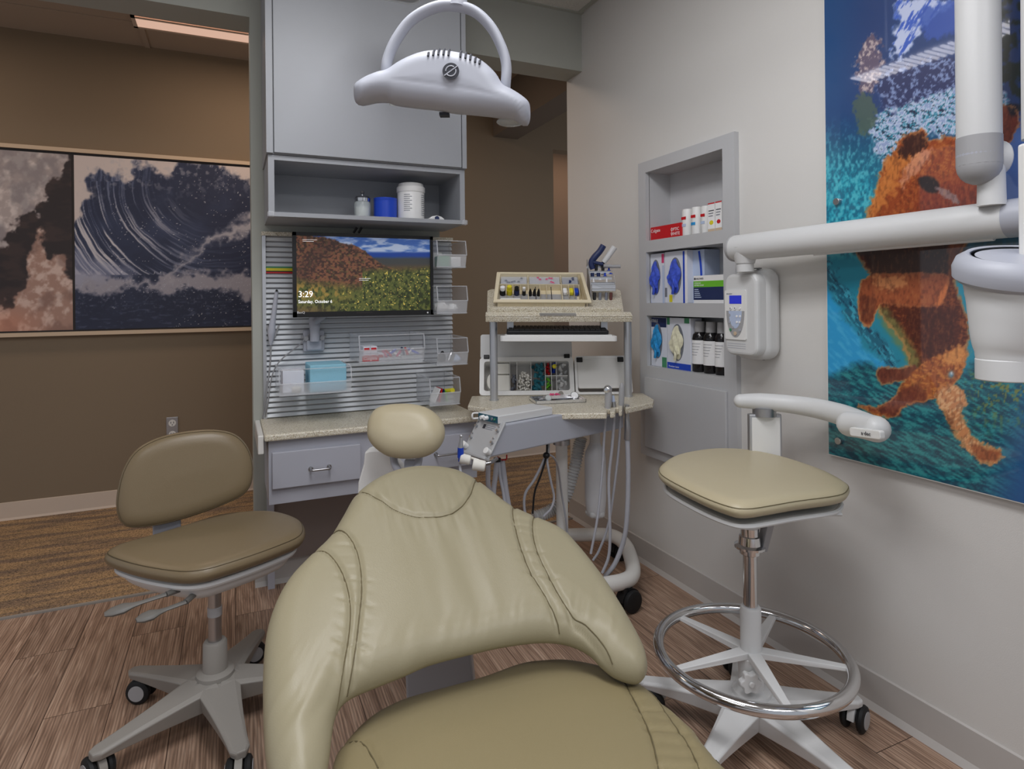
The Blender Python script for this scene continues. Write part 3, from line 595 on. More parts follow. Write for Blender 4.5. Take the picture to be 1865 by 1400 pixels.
def paint_screen(p):
    X, Y = p.X, p.Y; p.fill((84, 62, 46))
    cl = fbm(X/30, Y/9, 4); p.mix((Y < 475)*1., (56, 96, 170)); p.mix((Y < 466)*sst(.36, .6, cl), (176, 190, 215)); p.mix(sst(448, 428, Y)*.3, (60, 90, 160)); p.mix(sst(456, 462, Y)*sst(480, 466, Y), (24, 60, 140))
    p.mix(sst(467, 474, Y+3*fbm(X/20, Y/8, 2)), (60, 62, 62)); p.mix(sst(478, 492, Y), (92, 66, 46))
    hill = p.poly([(500, 420), (566, 428), (600, 436), (640, 446), (672, 462), (700, 484), (760, 505), (810, 515), (810, 600), (500, 600)], (92, 58, 46), 2, 4, 10)
    n = fbm(X/4, Y/3, 6, 5); p.mix(hill*sst(.35, .62, n)*.8, (124, 80, 58)); p.mix(hill*sst(.6, .4, n)*.75, (50, 36, 32)); p.mix(hill*sst(.55, .75, fbm(X/3, Y/3, 9))*.5, (92, 88, 50))
    dx = X+.9*(Y-440); p.mix(hill*sst(40, 0, np.abs(dx-(600)))*.4*(Y > 438), (58, 40, 38))
    g = sst(505, 530, Y+10*fbm(X/18, Y/18, 3)-.12*(X-540)); g2 = sst(492, 508, Y+.06*(X-650)+8*fbm(X/14, Y/12, 5))*(X > 660); g = np.maximum(g, g2)
    p.mix(g, (74, 84, 40)); n2 = fbm(X/4, Y/5, 21, 4); p.mix(g*sst(.45, .65, n2)*.8, (96, 98, 50)); p.mix(g*sst(.5, .35, n2)*.8, (38, 44, 26))
    p.mix(g*sst(660, 600, X)*sst(560, 530, Y)*sst(.4, .62, fbm(X/6, Y/8, 31))*.8, (168, 132, 66))
    p.mix(g*(vnoise(X/2.1, Y/2.1, 13) > .87)*(X > 620)*.95, (214, 190, 90)); p.mix(sst(548, 572, Y)*sst(640, 560, X)*.6, (120, 84, 66))
painted('screen', (mx0+bz, YM+.005, mz0+.022), (1, 0, 0), (0, 0, 1), mx1-mx0-2*bz, mz1-mz0-bz-.022, 520, 300, paint_screen, vcol('lit_screen', .2, .32), t)
mt = mat('screen_glow', (255, 255, 255), .4, emit=(255, 255, 255), es=.8)
q = onY(543, 541, YM+.003); text('clock', '3:29', PM(q, (1, 0, 0), (0, 0, 1)), .036, mt, t, .0002, sx=.95)
q = onY(543, 552, YM+.003); text('date', 'Saturday, October 6', PM((q.x, q.y, q.z), (1, 0, 0), (0, 0, 1)), .0185, mt, t, .0002, sx=.88)
for (px_, py_, n_) in ((551, 436, 26), (551, 439, 20), (654, 507, 22), (654, 510, 18)):
    q = onY(px_, py_, YM+.003); lm = MB(); lm.box((q.x, YM+.0035, q.z-.0005), (q.x+n_*.0022, YM+.003, q.z+.0005)); obj('caption_line', lm, mt, t)
q = onY(541, 571, YM-.0008); text('maker_name', 'BenQ', PM(q, (1, 0, 0), (0, 0, 1)), .013, M_['wht'], t, .0002)
q = onY(779, 569, YM-.001); obj('power_light', MB().cyl(q, q+Vector((0, .002, 0)), .0035, n=12), M_['wht'], t)
a = onY(650, 569, YM-.0015); obj('sensor', MB().box((a.x, YM-.0015, a.z-.004), (a.x+.065, YM, a.z+.002)), M_['framed'], t)
# monitor arm
t = thing('wall_mount', 'silver monitor mounting arm fixed to the slats below the monitor', 'mount', onY(572, 643, YD-.02))
a = onY(552, 640, YD-.03); b_ = onY(590, 600, YD-.03)
f = MB(); f.box((a.x, YD-.045, a.z), (b_.x, YD-.022, b_.z)); f.box((a.x+.012, YD-.06, a.z+.005), (b_.x-.012, YD-.04, a.z+.05)); obj('mount_plate', f, M_['plast3'], t, bevel=.006)
xm = (a.x+b_.x)/2; zt = b_.z
f = MB(); f.cyl((xm, YD-.075, a.z+.045), (xm, YD-.075, zt+.02), .020); obj('swivel', f, M_['plast3'], t)
for s in (-1, 1): obj('knob', MB().cyl((xm+s*.033, YD-.048, zt-.035), (xm+s*.033, YD-.06, zt-.035), .010).cyl((xm+s*.04, YD-.035, zt-.03), (xm+s*.052, YD-.035, zt-.03), .008), M_['plast2'], t)
f = MB(); f.tube([(xm, YD-.075, zt+.0), (xm, YD-.075, zt+.045), (xm+.004, YD-.075, zt+.06)], [.021, .024, .020], 20); f.tube([(xm-.005, YD-.085, zt+.035), (xm+.10, YD-.09, zt+.115), (xm+.19, YD-.09, zt+.19)], [.017, .016, .016], 12); obj('lower_arm', f, M_['plast3'], t)
f = MB(); f.box((xm+.15, YM+.062, zt+.14), (xm+.25, YD-.08, zt+.24)); obj('head_plate', f, M_['plast2'], t, bevel=.004)
# dental camera hung at the left of the slats
t = thing('intraoral_camera', 'grey wand-shaped dental camera hanging at the left edge of the slats', 'camera', onY(496, 628, YD-.05))
P = [onY(*p, YD-.055) for p in ((504, 530), (502, 545), (499, 570), (496, 590), (494, 610), (493, 628))]
obj('wand', MB().tube(smooth_path(P, 4), np.interp(np.linspace(0, 1, 21), [0, .1, .5, .75, 1], [.008, .008, .011, .016, .006]), 12), M_['plast3'], t)
q = onY(504, 529, YD-.066); obj('lens', MB().cyl(q, q+Vector((0, .004, 0)), .005, n=12), M_['black'], t)
P = [onY(*p, YD-.03) for p in ((487, 592), (490, 610), (494, 622), (502, 608), (508, 592))]; obj('cradle', MB().tube(smooth_path(P, 4), .004, 8), M_['plast2'], t)
P = [onY(493, 628, YD-.055), onY(493, 650, YD-.05), onY(489, 690, YD-.04), onY(482, 740, YD-.04), W(473, 800, 2.68), W(470, 850, 2.72), W(466, 900, 2.74), W(462, 935, 2.74)]
tag(obj('camera_cable', MB().tube(smooth_path(P, 8), .0032, 8), M_['cable']), 'thin grey cable hanging from the dental camera past the countertop end', 'cable')
P = [onY(*p, YD-.055) for p in ((566, 606), (545, 628), (515, 652), (500, 672), (492, 700), (487, 740))]+[W(476, 790, 2.67), W(470, 850, 2.70), W(468, 890, 2.73)]
tag(obj('monitor_cable', MB().tube(smooth_path(P, 8), .0028, 8), M_['cable']), 'grey cable running from the monitor mount down past the mask bin', 'cable')
f = MB()
for s in (0, 9): f.tube([onY(644+s, 424, YM+.05), onY(650+s, 414, 2.70)], .005, 8)
tag(obj('cable_clip', f, M_['black']), 'pair of black cable clips between the monitor top and the cabinet', 'clip')
# ================================================================== NICHE CABINET ON THE RIGHT WALL
Z3 = Vector((0, 0, 1))
XN = XR-.022
nA = onX(1162, 300, XN).y; nB = onX(1337, 240, XN).y      # far, near
nt_ = (onX(1162, 300, XN).z+onX(1332, 239, XN).z)/2; nb_ = onX(1170, 826, XN).z
oA = onX(1176, 400, XN).y; oB = onX(1316.5, 400, XN).y
def zz(a, b): return (onX(1176, a, XN).z+onX(1316.5, b, XN).z)/2
cells = [(zz(438, 419), zz(316, 268)), (zz(552, 552), zz(460, 442)), (zz(667, 685), zz(575, 578))]
cells = [(c[0], c[1]) for c in cells]
print('niche', nA, nB, nt_, nb_, cells)
t = thing('recessed_shelf_cabinet', 'grey recessed shelf cabinet with three open cells and a lower door in the pale wall', 'cabinet', (XR, (nA+nB)/2, nb_))
f = MB(); XB = XR+.125
f.box((XN, oA, nb_), (XR, nA, nt_)); f.box((XN, nB, nb_), (XR, oB, nt_))
zs_ = [nt_, cells[0][1], cells[0][0], cells[1][1], cells[1][0], cells[2][1], cells[2][0], nb_]
for i in range(0, 8, 2): f.box((XN, oB, zs_[i+1]), (XR, oA, zs_[i]))
obj('face_frame', f, M_['niche'], t, weld=True)
f = MB()
for lo, hi in cells:
    f.box((XR-.002, oB-.014, lo-.014), (XB, oA+.014, lo)); f.box((XR-.002, oB-.014, hi), (XB, oA+.014, hi+.014)); f.box((XB-.01, oB-.014, lo), (XB, oA+.014, hi))
    f.box((XR-.002, oB-.014, lo), (XB, oB, hi)); f.box((XR-.002, oA, lo), (XB, oA+.014, hi))
obj('cell_liners', f, M_['niche'], t)
d0 = onX(1321, 714, XN-.012); d1 = onX(1173, 685, XN-.012)
obj('door', MB().box((XN-.012, onX(1321, 714, XN-.012).y, onX(1173, 812, XN-.012).z), (XN-.0005, d1.y, (d0.z+d1.z)/2)), M_['niche'], t, bevel=.002)
XI = XR+.004
def yz(px, py, X=XI): return onX(px, py, X)
def facet(px0, px1, X=XI): return onX(px1, 500, X).y, onX(px0, 500, X).y
def ntext(parent, s, px, py, size, m, X, sx=1.): q = onX(px, py, X-.0006); return text('lettering', s, PM(q, (0, -1, 0), (0, 0, 1)), size, m, parent, .0002, sx=sx)
# --- top cell
z0 = cells[0][0]
y0, y1 = facet(1179, 1241)
t = thing('toothpaste_box', 'long red toothpaste box lying in the top cell of the recessed cabinet', 'carton', (XI, (y0+y1)/2, z0))
h = onX(1200, 412, XI).z-z0; f = MB(); S = Matrix(((0, 0, 1, 0), (1, 0, 0, 0), (0, 1, 0, 0), (0, 0, 0, 1)))
f.prism([(y0, z0), (y0, z0+h), (y1-.012, z0+h), (y1-.003, z0+h*.75), (y1, z0+h*.3), (y1-.004, z0)], XI, XI+.04, S); obj('carton', f, M_['red'], t)
text('lettering', 'Colgate', PM((XI-.0006, y1-.03, z0+h*.60), (0, -1, 0), (0, 0, 1)), .021, M_['wht'], t, .0002)
text('lettering', 'OPTIC\nWHITE', PM((XI-.0006, y0+.066, z0+h*.5), (0, -1, 0), (0, 0, 1)), .019, M_['wht'], t, .0002)
obj('rule', MB().box((XI-.001, y0+.058, z0+.008), (XI-.0002, y0+.0588, z0+h*.75)), M_['wht'], t)
for i, (a, b, top) in enumerate(((1244, 1257, 381), (1261, 1274, 377), (1278, 1290, 375))):
    y0, y1 = facet(a, b, XI+.02); h = onX((a+b)/2, top, XI+.02).z-z0; c = Vector((XI+.03, (y0+y1)/2, z0)); r = (y1-y0)/2*1.06
    t = thing('mouth_rinse_carton', ['leftmost', 'middle', 'rightmost'][i]+' of three white rinse bottles in the top cell of the recessed cabinet', 'bottle', c, 'white rinse bottles in the top cell')
    obj('body', MB(Matrix.Translation(c)).lathe([(r*.95, 0), (r, .003), (r, h*.93), (r*.9, h), (0, h)], n=24), M_['white'], t)
    q = c+Vector((-r*.99, 0, 0)); obj('label_red', MB().box((c.x-r-.0008, c.y-r*.55, z0+h*.62), (c.x-r+.002, c.y+r*.55, z0+h*.72)), M_['red'], t); obj('label_blue', MB().box((c.x-r-.0008, c.y-r*.5, z0+h*.36), (c.x-r+.002, c.y+r*.5, z0+h*.46)), M_['boxb' if i != 1 else 'glove2'], t)
for i, (a, b, top, k) in enumerate(((1290.5, 1303, 369, 'yellow'), (1304, 1316, 366, 'red'))):
    y0, y1 = facet(a, b); h = onX((a+b)/2, top, XI).z-z0; y0 += .001
    t = thing('toothpaste_carton', ['white children toothpaste carton with a yellow fruit picture in the top cell', 'white children toothpaste carton with a red berry picture in the top cell'][i], 'carton', (XI, (y0+y1)/2, z0))
    obj('carton', MB().box((XI, y0, z0+.0), (XI+.03, y1, z0+h)), M_['wht'], t)
    obj('picture', MB().ball((XI, (y0+y1)/2, z0+h*.33), (y1-y0)*.3, (.06, 1, .8)), M_[k], t); obj('top_band', MB().box((XI-.0006, y0, z0+h*.96), (XI, y1, z0+h)), M_['red'], t)
    obj('foot_band', MB().box((XI-.0006, y0, z0), (XI, y1, z0+h*.12)), M_['frame'], t)
    for q in range(3): obj('printed_line', MB().box((XI-.0006, y0+.004+.003*q, z0+h*(.72-.09*q)), (XI, y1-.004, z0+h*(.75-.09*q))), M_['ink2' if q else 'ink'], t)
# --- glove boxes
def glove_box(px0, px1, z0, ztop, label, glove, ox, accents, X=XI, dep=.11, lean=0):
    y0, y1 = facet(px0, px1, X); h = ztop-z0; y0 += .0012
    t = thing('glove_box', label, 'glove box', (X, (y0+y1)/2, z0))
    obj('carton', MB().box((X, y0, z0), (X+dep, y1, z0+h)), M_['box'], t, bevel=.0015)
    yc = y0+(y1-y0)*ox; ry = (y1-y0)*.27; rz = h*.36; zc_ = z0+h*.52
    n = 28; el = [(yc+ry*math.cos(2*math.pi*i/n), zc_+rz*math.sin(2*math.pi*i/n)) for i in range(n)]
    obj('opening', MB().prism(el, X-.0008, X+.0004, S), M_['ink2'], t)
    rs = np.random.RandomState(int(px0)); mb = MB(); vs = []; fs = []; N1, N2 = 22, 14
    for i in range(N1+1):
        for j in range(N2):
            v = i/N1; a = 2*math.pi*j/N2; w_ = math.sin(math.pi*v)**.6*(1+.16*math.sin(9*v+j)+.12*rs.rand())
            vs.append((X-.016*math.sin(math.pi*v)*(1+math.cos(a))*.5*(1+.3*math.sin(5*a+14*v)), yc+ry*.86*w_*math.sin(a)+.004*math.sin(12*v), zc_+rz*(.95-1.9*v)))
    for i in range(N1):
        for j in range(N2): fs.append((i*N2+j, i*N2+(j+1) % N2, (i+1)*N2+(j+1) % N2, (i+1)*N2+j))
    mb.add(vs, fs, None, True)
    if len(accents) > 0 and accents[0][4] != 'x':
        mb.tube(smooth_path([(X-.008, yc+.002, zc_-rz*.3), (X-.016, yc-.006, zc_-rz*.6), (X-.012, yc+.004, zc_-rz*.95)], 4), .006, 8); mb.tube(smooth_path([(X-.008, yc, zc_-rz*.1), (X-.018, yc-.012, zc_-rz*.35), (X-.010, yc-.016, zc_-rz*.6)], 4), .0055, 8)
    obj('glove', mb, M_[glove], t, weld=False)
    for (u0, v0, u1, v1, m_) in accents:
        if m_ != 'x': obj('print_patch', MB().box((X-.0007, y1-(y1-y0)*u1, z0+h*v0), (X-.0001, y1-(y1-y0)*u0, z0+h*v1)), M_[m_], t)
    return t, y0, y1
z0 = cells[1][0]; zt = cells[1][1]-.004
glove_box(1180, 1210, z0, zt-.004, 'leftmost glove box with violet gloves in the middle cell', 'glove', .5, [(.0, 0, .2, .5, 'blue'), (.86, .8, 1, .98, 'pink'), (.9, 0, 1, .75, 'boxb')], dep=.10)
glove_box(1211, 1252, z0, zt-.002, 'wide glove box with a violet-blue glove hanging out in the middle cell', 'glove', .52, [(.82, 0, .9, .98, 'blue'), (.9, 0, 1, .98, 'wht'), (.2, .02, .34, .16, 'yellow'), (0, .12, .1, .3, 'ink2')], dep=.10)
y0, y1 = facet(1253, 1283, XI+.03)
t = thing('glove_box', 'upright pale blue glove box with a dark curve behind the green box', 'glove box', (XI+.03, (y0+y1)/2, z0)); obj('carton', MB().box((XI+.03, y0, z0), (XI+.11, y1, zt-.004)), M_['boxb'], t)
obj('curve', MB().tube(smooth_path([(XI+.029, y0+.028, z0+.02), (XI+.029, y0+.018, z0+.09), (XI+.029, y0+.02, z0+.15), (XI+.029, y0+.03, zt-.01)], 5), .006, 8, flat=.2, up=(1, 0, 0)), M_['blue'], t)
obj('sticker', MB().box((XI+.029, y1-.025, zt-.045), (XI+.03, y1-.004, zt-.008)), M_['yellow'], t)
y0 = oB+.002; y1 = onX(1264, 520, XI-.0).y; zb_ = onX(1290, 501, XI).z
t = thing('exam_glove_carton', 'low white, lime green and navy box lying in the middle cell', 'glove box', (XI, (y0+y1)/2, z0)); hq = zb_-z0
y1 = min(y1, onX(1263, 520, XI).y)
obj('carton', MB().box((XI-.002, y0, z0), (XI+.026, y1, zb_)), M_['wht'], t); obj('navy_band', MB().box((XI-.0027, y0, z0+hq*.12), (XI-.002, y1, z0+hq*.58)), M_['navy'], t); obj('green_band', MB().box((XI-.0028, y0, z0+hq*.58), (XI-.002, y1, z0+hq*.80)), M_['green'], t)
for q in range(5): obj('printed_line', MB().box((XI-.0032, y1-.045+.004*q, z0+hq*(.2+.07*q)), (XI-.0027, y1-.006, z0+hq*(.23+.07*q))), M_['boxb'], t)
text('lettering', 'HALYARD', PM((XI-.003, y1-.014, z0+hq*.86), (0, -1, 0), (0, 0, 1)), .010, M_['ink'], t, .0002)
obj('circle_mark', MB().cyl((XI-.0027, y1-.008, z0+hq*.89), (XI-.0032, y1-.008, z0+hq*.89), .0045, n=16), M_['ink'], t)
text('lettering', 'STERLING\nNITRILE EXAM', PM((XI-.0034, y1-.006, z0+hq*.70), (0, -1, 0), (0, 0, 1)), .0085, M_['wht'], t, .0002)
z0 = cells[2][0]; zt = cells[2][1]-.004
t, y0, y1 = glove_box(1181, 1213, z0, zt-.003, 'glove box marked NITRILE with a sky blue glove in the bottom cell', 'glove2', .5, [(0, .8, 1, .99, 'navy'), (.75, 0, 1, .2, 'dgreen'), (0, .1, .06, .7, 'boxb')], dep=.1)
text('lettering', 'NITRILE', PM((XI-.0012, y1-.008, zt-.026), (0, -1, 0), (0, 0, 1)), .0185, M_['wht'], t, .0002, sx=.9)
t, y0, y1 = glove_box(1214, 1257, z0, zt-.003, 'glove box with a cream latex glove spilling out in the bottom cell', 'glove3', .55, [(0, .0, 1, .12, 'blue'), (0, .86, .12, 1, 'dgreen'), (.75, .9, .95, 1, 'dgreen')], dep=.06)
text('lettering', 'Premium Latex', PM((XI-.0012, y1-.01, z0+.006), (0, -1, 0), (0, 0, 1)), .011, M_['wht'], t, .0002)
xb_ = XI+.028
bt = [(1257, 1277), (1277, 1297.5), (1297.5, 1317)]
for i, (a, b) in enumerate(bt):
    y0, y1 = facet(a, b, xb_-.02); r = (y1-y0)/2*.97; c = Vector((xb_, (y0+y1)/2, z0)); h = (zt-z0)*.93
    if i == 2: c.y = max(c.y, oB+r+.001)
    t = thing('rinse_bottle', ['leftmost', 'middle', 'rightmost'][i]+' black bottle with a grey cap and white label in the bottom cell', 'bottle', c, 'black rinse bottles in the bottom cell'); T = Matrix.Translation(c)
    obj('body', MB(T).lathe([(r*.92, 0), (r, .005), (r, h*.66), (r*.9, h*.74), (r*.55, h*.8), (r*.5, h*.82), (0, h*.82)]), M_['bottle'], t)
    obj('cap', MB(T).lathe([(r*.66, h*.79), (r*.7, h*.8), (r*.62, h), (0, h)]), M_['plast2'], t)
    obj('label', MB(T).lathe([(r*1.012, h*.16), (r*1.012, h*.63)]), M_['wht'], t)
    lm = MB(T)
    for q in range(5):
        al = [(r*1.02*math.cos(s), r*1.02*math.sin(s), h*(.56-.055*q)) for s in np.linspace(math.pi-.7+.3, math.pi+.9-.12*q, 6)]; lm.tube(al, .0009, 4)
    obj('printed_text', lm, M_['ink2'], t)
# ================================================================== POSTER
XP = XR-.018
pyL = onX(1505, 500, XP).y; pzb = (onX(1510, 829, XP).z+onX(1850, 913, XP).z)/2; pzt = 2.38; pyR = .22
t = thing('wall_poster', 'large glossy print of a golden dog diving through turquoise water', 'poster', (XP, (pyL+pyR)/2, pzb))
obj('acrylic_panel', MB().box((XP, pyR, pzb), (XP+.006, pyL, pzt)), M_['offw'], t, bevel=.001)
def paint_dog(p):
    X, Y = p.X, p.Y; p.fill((34, 96, 128))
    q = lambda *l: [(1440+a/2.642, 400+b/2.642) for a, b in l]      # lower tracing
    u = lambda *l: [(1440+a/2.8, b/2.8) for a, b in l]              # upper tracing
    up = sst(300, 180, Y); p.mix(up, (34, 62, 116))
    p.mix(sst(1600, 1500, X)*sst(300, 160, Y), (30, 76, 130)); p.mix(sst(240, 330, Y-.25*(X-1500))*sst(1700, 1560, X), (40, 160, 184))
    n = fbm(X/4, Y/7, 3, 4); p.mix(sst(.5, .68, n)*sst(200, 300, Y)*sst(1700, 1560, X)*.55, (110, 210, 220)); p.mix(sst(.5, .36, n)*sst(190, 300, Y)*sst(1700, 1560, X)*.6, (22, 88, 120))
    # right side dark foliage and blue
    p.mix(sst(1770, 1810, X)*sst(300, 100, Y), (52, 70, 116)); p.mix(sst(1790, 1820, X)*sst(.42, .6, fbm(X/14, Y/14, 5, 5))*sst(230, 190, Y), (46, 52, 44)); p.mix(sst(1800, 1840, X)*sst(200, 250, Y)*sst(420, 380, Y), (92, 124, 190))
    p.mix(sst(1760, 1800, X)*sst(430, 470, Y)*sst(640, 560, Y), (96, 88, 84)); p.mix(sst(1760, 1800, X)*sst(430, 470, Y)*sst(640, 560, Y)*sst(.45, .6, fbm(X/6, Y/9, 8, 4)), (60, 62, 44))
    # white splash above
    k = p.poly(u((550, 0), (850, 0), (760, 60), (690, 120), (640, 200), (560, 280), (520, 290), (540, 120)), (196, 206, 236), 4, 14, 10); p.mix(k*sst(.5, .62, fbm((X+Y*.6)/5, (Y-X*.6)/22, 2, 4)), (60, 96, 196))
    p.poly(u((650, 60), (860, 0), (865, 130), (760, 190), (680, 180)), (50, 84, 176), 5, 14, 9, .85)
    k = p.poly(u((360, 230), (430, 170), (470, 300), (440, 420), (380, 470), (340, 440)), (120, 96, 110), 4, 16, 7, .8); p.mix(k*sst(.5, .65, fbm(X/4, Y/5, 9, 4)), (214, 196, 190))
    k = p.poly(u((450, 400), (600, 330), (860, 300), (860, 480), (620, 570), (520, 600)), (48, 50, 92), 6, 18, 12, .8); p.mix(k*sst(.5, .66, fbm(X/5, Y/4, 19, 4)), (150, 170, 214))
    k = p.poly(u((430, 600), (560, 560), (700, 490), (1060, 440), (1060, 700), (700, 690), (560, 760), (470, 830), (430, 760)), (190, 204, 228), 5, 18, 8)
    m_ = fbm((X+.3*Y)/6, (Y-.3*X)/3, 22, 4); p.mix(k*sst(.5, .6, m_), (60, 150, 176)); p.mix(k*sst(.6, .7, m_), (34, 40, 70)); p.mix(k*sst(.42, .36, m_)*.6, (120, 140, 190))
    p.poly(u((330, 500), (420, 500), (440, 620), (380, 690), (340, 640)), (84, 100, 84), 4, 14, 6, .8)
    # lower water: bright sky-blue wedge and teal deep
    p.mix(sst(455, 480, Y), (36, 140, 166)); 
    dd = (X-1504)+(Y-545)*-.62
    k = p.poly(q((150, 330), (260, 480), (380, 640), (500, 700), (440, 760), (300, 780), (150, 900)), (44, 158, 214), 8, 10, 20); p.mix(k*sst(.5, .7, fbm((X-Y)/8, (X+Y)/30, 4))*.5, (90, 190, 230))
    k = p.poly(q((170, 200), (260, 330), (420, 560), (520, 700), (480, 700), (380, 600), (250, 430), (170, 300)), (28, 96, 122), 6, 14, 8, .8); p.mix(k*sst(.5, .62, fbm((X-Y*.7)/4, (X*.7+Y)/16, 7, 4)), (70, 180, 205)); p.mix(k*sst(.58, .68, fbm((X-Y*.7)/4, (X*.7+Y)/18, 17, 4)), (16, 44, 72))
    k = p.poly(q((100, 870), (330, 700), (620, 760), (860, 700), (1400, 640), (1400, 1500), (100, 1500)), (18, 98, 112), 12, 14, 22)
    w_ = fbm((X+Y*.55)/16, (Y-X*.55)/3.6, 6, 5); p.mix(k*sst(.5, .68, w_)*.7, (60, 160, 160)); p.mix(k*sst(.48, .36, w_)*.7, (10, 54, 78)); p.mix(k*sst(1790, 1900, X+.3*(Y-800)), (22, 84, 140)); p.mix(k*sst(.58, .7, fbm(X/6, Y/8, 30, 4))*sst(1740, 1800, X)*sst(820, 700, Y), (120, 130, 70))
    # ---- the dog
    fur = fbm((X+Y*.3)/9, (Y-X*.3)/3.5, 40, 4); fur2 = fbm(X/3, Y/9, 44, 3)
    dog = np.zeros_like(X)
    def D(pts, c, s=3, j=5, kk=1.): 
        nonlocal dog
        k = p.poly(pts, c, s, j, 7, kk); dog = np.maximum(dog, k); return k
    D(u((1050, 560), (1110, 540), (1165, 590), (1150, 650), (1110, 730), (1050, 690)), (122, 52, 36), 4, 8)
    p.poly(u((1105, 540), (1160, 530), (1165, 580), (1130, 590)), (40, 34, 44), 3, 4)
    head = D(u((430, 1000), (470, 860), (540, 750), (590, 690), (680, 660), (700, 710), (860, 700), (880, 800), (960, 920), (960, 1060), (800, 1160), (600, 1260), (400, 1260), (370, 1160)), (150, 66, 28), 4, 8)
    p.mix(head*sst(.45, .7, fur)*.7, (192, 108, 48)); p.mix(head*sst(1640, 1700, X)*sst(300, 360, Y)*.8, (122, 40, 20)); p.poly(u((470, 880), (520, 780), (600, 760), (640, 800), (560, 900), (480, 1050), (400, 1120), (420, 1000)), (214, 132, 62), 6, 14, 8, .75)
    p.poly(u((600, 830), (650, 780), (720, 760), (700, 820), (640, 880), (560, 960)), (226, 160, 130), 5, 10, 6, .7); p.mix(head*0+p.poly(u((560, 740), (620, 680), (690, 690), (680, 760), (610, 800), (570, 790)), (54, 26, 20), 4, 10, 6, .9)*0, (0, 0, 0))
    p.poly(u((650, 915), (720, 900), (760, 940), (740, 985), (680, 970)), (30, 14, 16), 3, 2); p.poly(u((748, 950), (840, 995), (860, 1040), (800, 1015), (744, 970)), (150, 130, 132), 2, 4, 4, .8)
    body = D(q((320, 130), (420, 90), (820, 80), (820, 160), (810, 260), (790, 330), (850, 480), (850, 600), (830, 700), (790, 790), (700, 850), (600, 760), (560, 640), (520, 560), (440, 460), (400, 300), (340, 200)), (88, 34, 18), 4, 6)
    p.poly(q((320, 130), (800, 90), (790, 250), (420, 260), (360, 190)), (44, 22, 20), 6, 5, 8, .85)
    p.poly(q((760, 90), (820, 90), (815, 260), (770, 250)), (150, 78, 40), 6, 8, 8, .7)
    p.mix(body*sst(480, 520, Y)*sst(.5, .7, fur)*.5, (170, 92, 46)); p.poly(q((410, 420), (470, 440), (560, 560), (620, 690), (600, 760), (540, 640), (450, 520)), (124, 134, 78), 7, 6, 8, .75)
    p.poly(q((560, 440), (760, 420), (800, 560), (760, 680), (640, 640)), (70, 26, 18), 10, 6, 10, .7)
    leg = D(q((350, 290), (430, 262), (560, 262), (740, 262), (752, 330), (720, 410), (640, 415), (500, 410), (430, 410), (400, 480), (380, 510), (340, 490), (326, 420), (332, 340)), (158, 82, 48), 3, 4); p.mix(4*leg*(1-leg)*.35, (214, 140, 90))
    p.poly(q((400, 280), (540, 275), (540, 320), (440, 330)), (222, 150, 96), 5, 12, 6, .75); p.poly(q((335, 380), (400, 380), (398, 470), (360, 500), (335, 460)), (92, 44, 30), 5, 4, 6, .6); p.poly(q((700, 400), (750, 310), (735, 400)), (226, 130, 70), 3, 5, 6, .7)
    D(q((410, 750), (440, 712), (520, 712), (600, 700), (600, 760), (500, 780), (440, 790)), (110, 52, 38), 3, 4)
    rump = D(q((640, 690), (720, 650), (820, 620), (835, 700), (790, 790), (730, 850), (640, 870), (540, 900), (500, 950), (420, 940), (320, 890), (420, 900), (500, 850), (560, 760)), (160, 82, 40), 3, 5)
    p.mix(rump*sst(.45, .65, fur)*.7, (218, 140, 66)); p.poly(q((500, 850), (600, 790), (660, 870), (540, 900), (510, 950), (340, 890), (430, 905)), (104, 44, 34), 5, 4, 6, .8)
    p.poly(q((740, 640), (830, 600), (830, 680), (760, 700)), (232, 160, 90), 6, 14, 6, .7); p.blob(1440+772/2.642, 400+745/2.642, 5, 6, (70, 140, 180)); p.blob(1440+775/2.642, 400+738/2.642, 2.5, 3, (230, 236, 240))
    tail = D(q((700, 850), (740, 800), (830, 810), (840, 890), (810, 920), (850, 1000), (900, 1060), (960, 1100), (1015, 1110), (1005, 1150), (960, 1172), (890, 1140), (830, 1090), (790, 1020), (750, 940)), (202, 134, 86), 4, 9)
    p.mix(tail*sst(.45, .65, fbm((X*.8+Y)/4, (Y-X)/12, 50))*.7, (236, 190, 140)); p.poly(q((880, 1080), (960, 1100), (1010, 1115), (1000, 1150), (950, 1168), (880, 1130)), (140, 62, 30), 4, 8, 6, .8); p.poly(q((740, 910), (790, 1000), (780, 1030), (745, 960)), (120, 60, 34), 3, 5, 6, .6)
    p.poly(u((560, 740), (620, 680), (690, 690), (680, 760), (610, 800), (570, 790)), (60, 28, 22), 5, 12, 6, .9)
    p.mix(4*dog*(1-dog)*.55, (226, 150, 84))
    p.mix(dog*sst(.55, .75, fur2)*.16, (235, 170, 100)); p.mix(dog*sst(.45, .3, fur2)*.25, (40, 14, 10))
painted('dog_print', (XP-.0008, pyL-.003, pzb+.003), (0, -1, 0), (0, 0, 1), pyL-pyR-.006, pzt-pzb-.006, 400, 520, paint_dog, vcol('glossy_print', .3, coat=1.), t)
for (a, b) in ((1523, 367), (1526, 803)):
    q = onX(a, b, XP-.008); so = MB(); so.cyl((XP-.010, q.y, q.z), (XR, q.y, q.z), .0105); obj('standoff', so, M_['steel'], t, bevel=.001)
q0 = .40
for z in (onX(1523, 367, XP-.008).z, onX(1526, 803, XP-.008).z): obj('standoff', MB().cyl((XP-.010, q0, z), (XR, q0, z), .0105), M_['steel'], t)
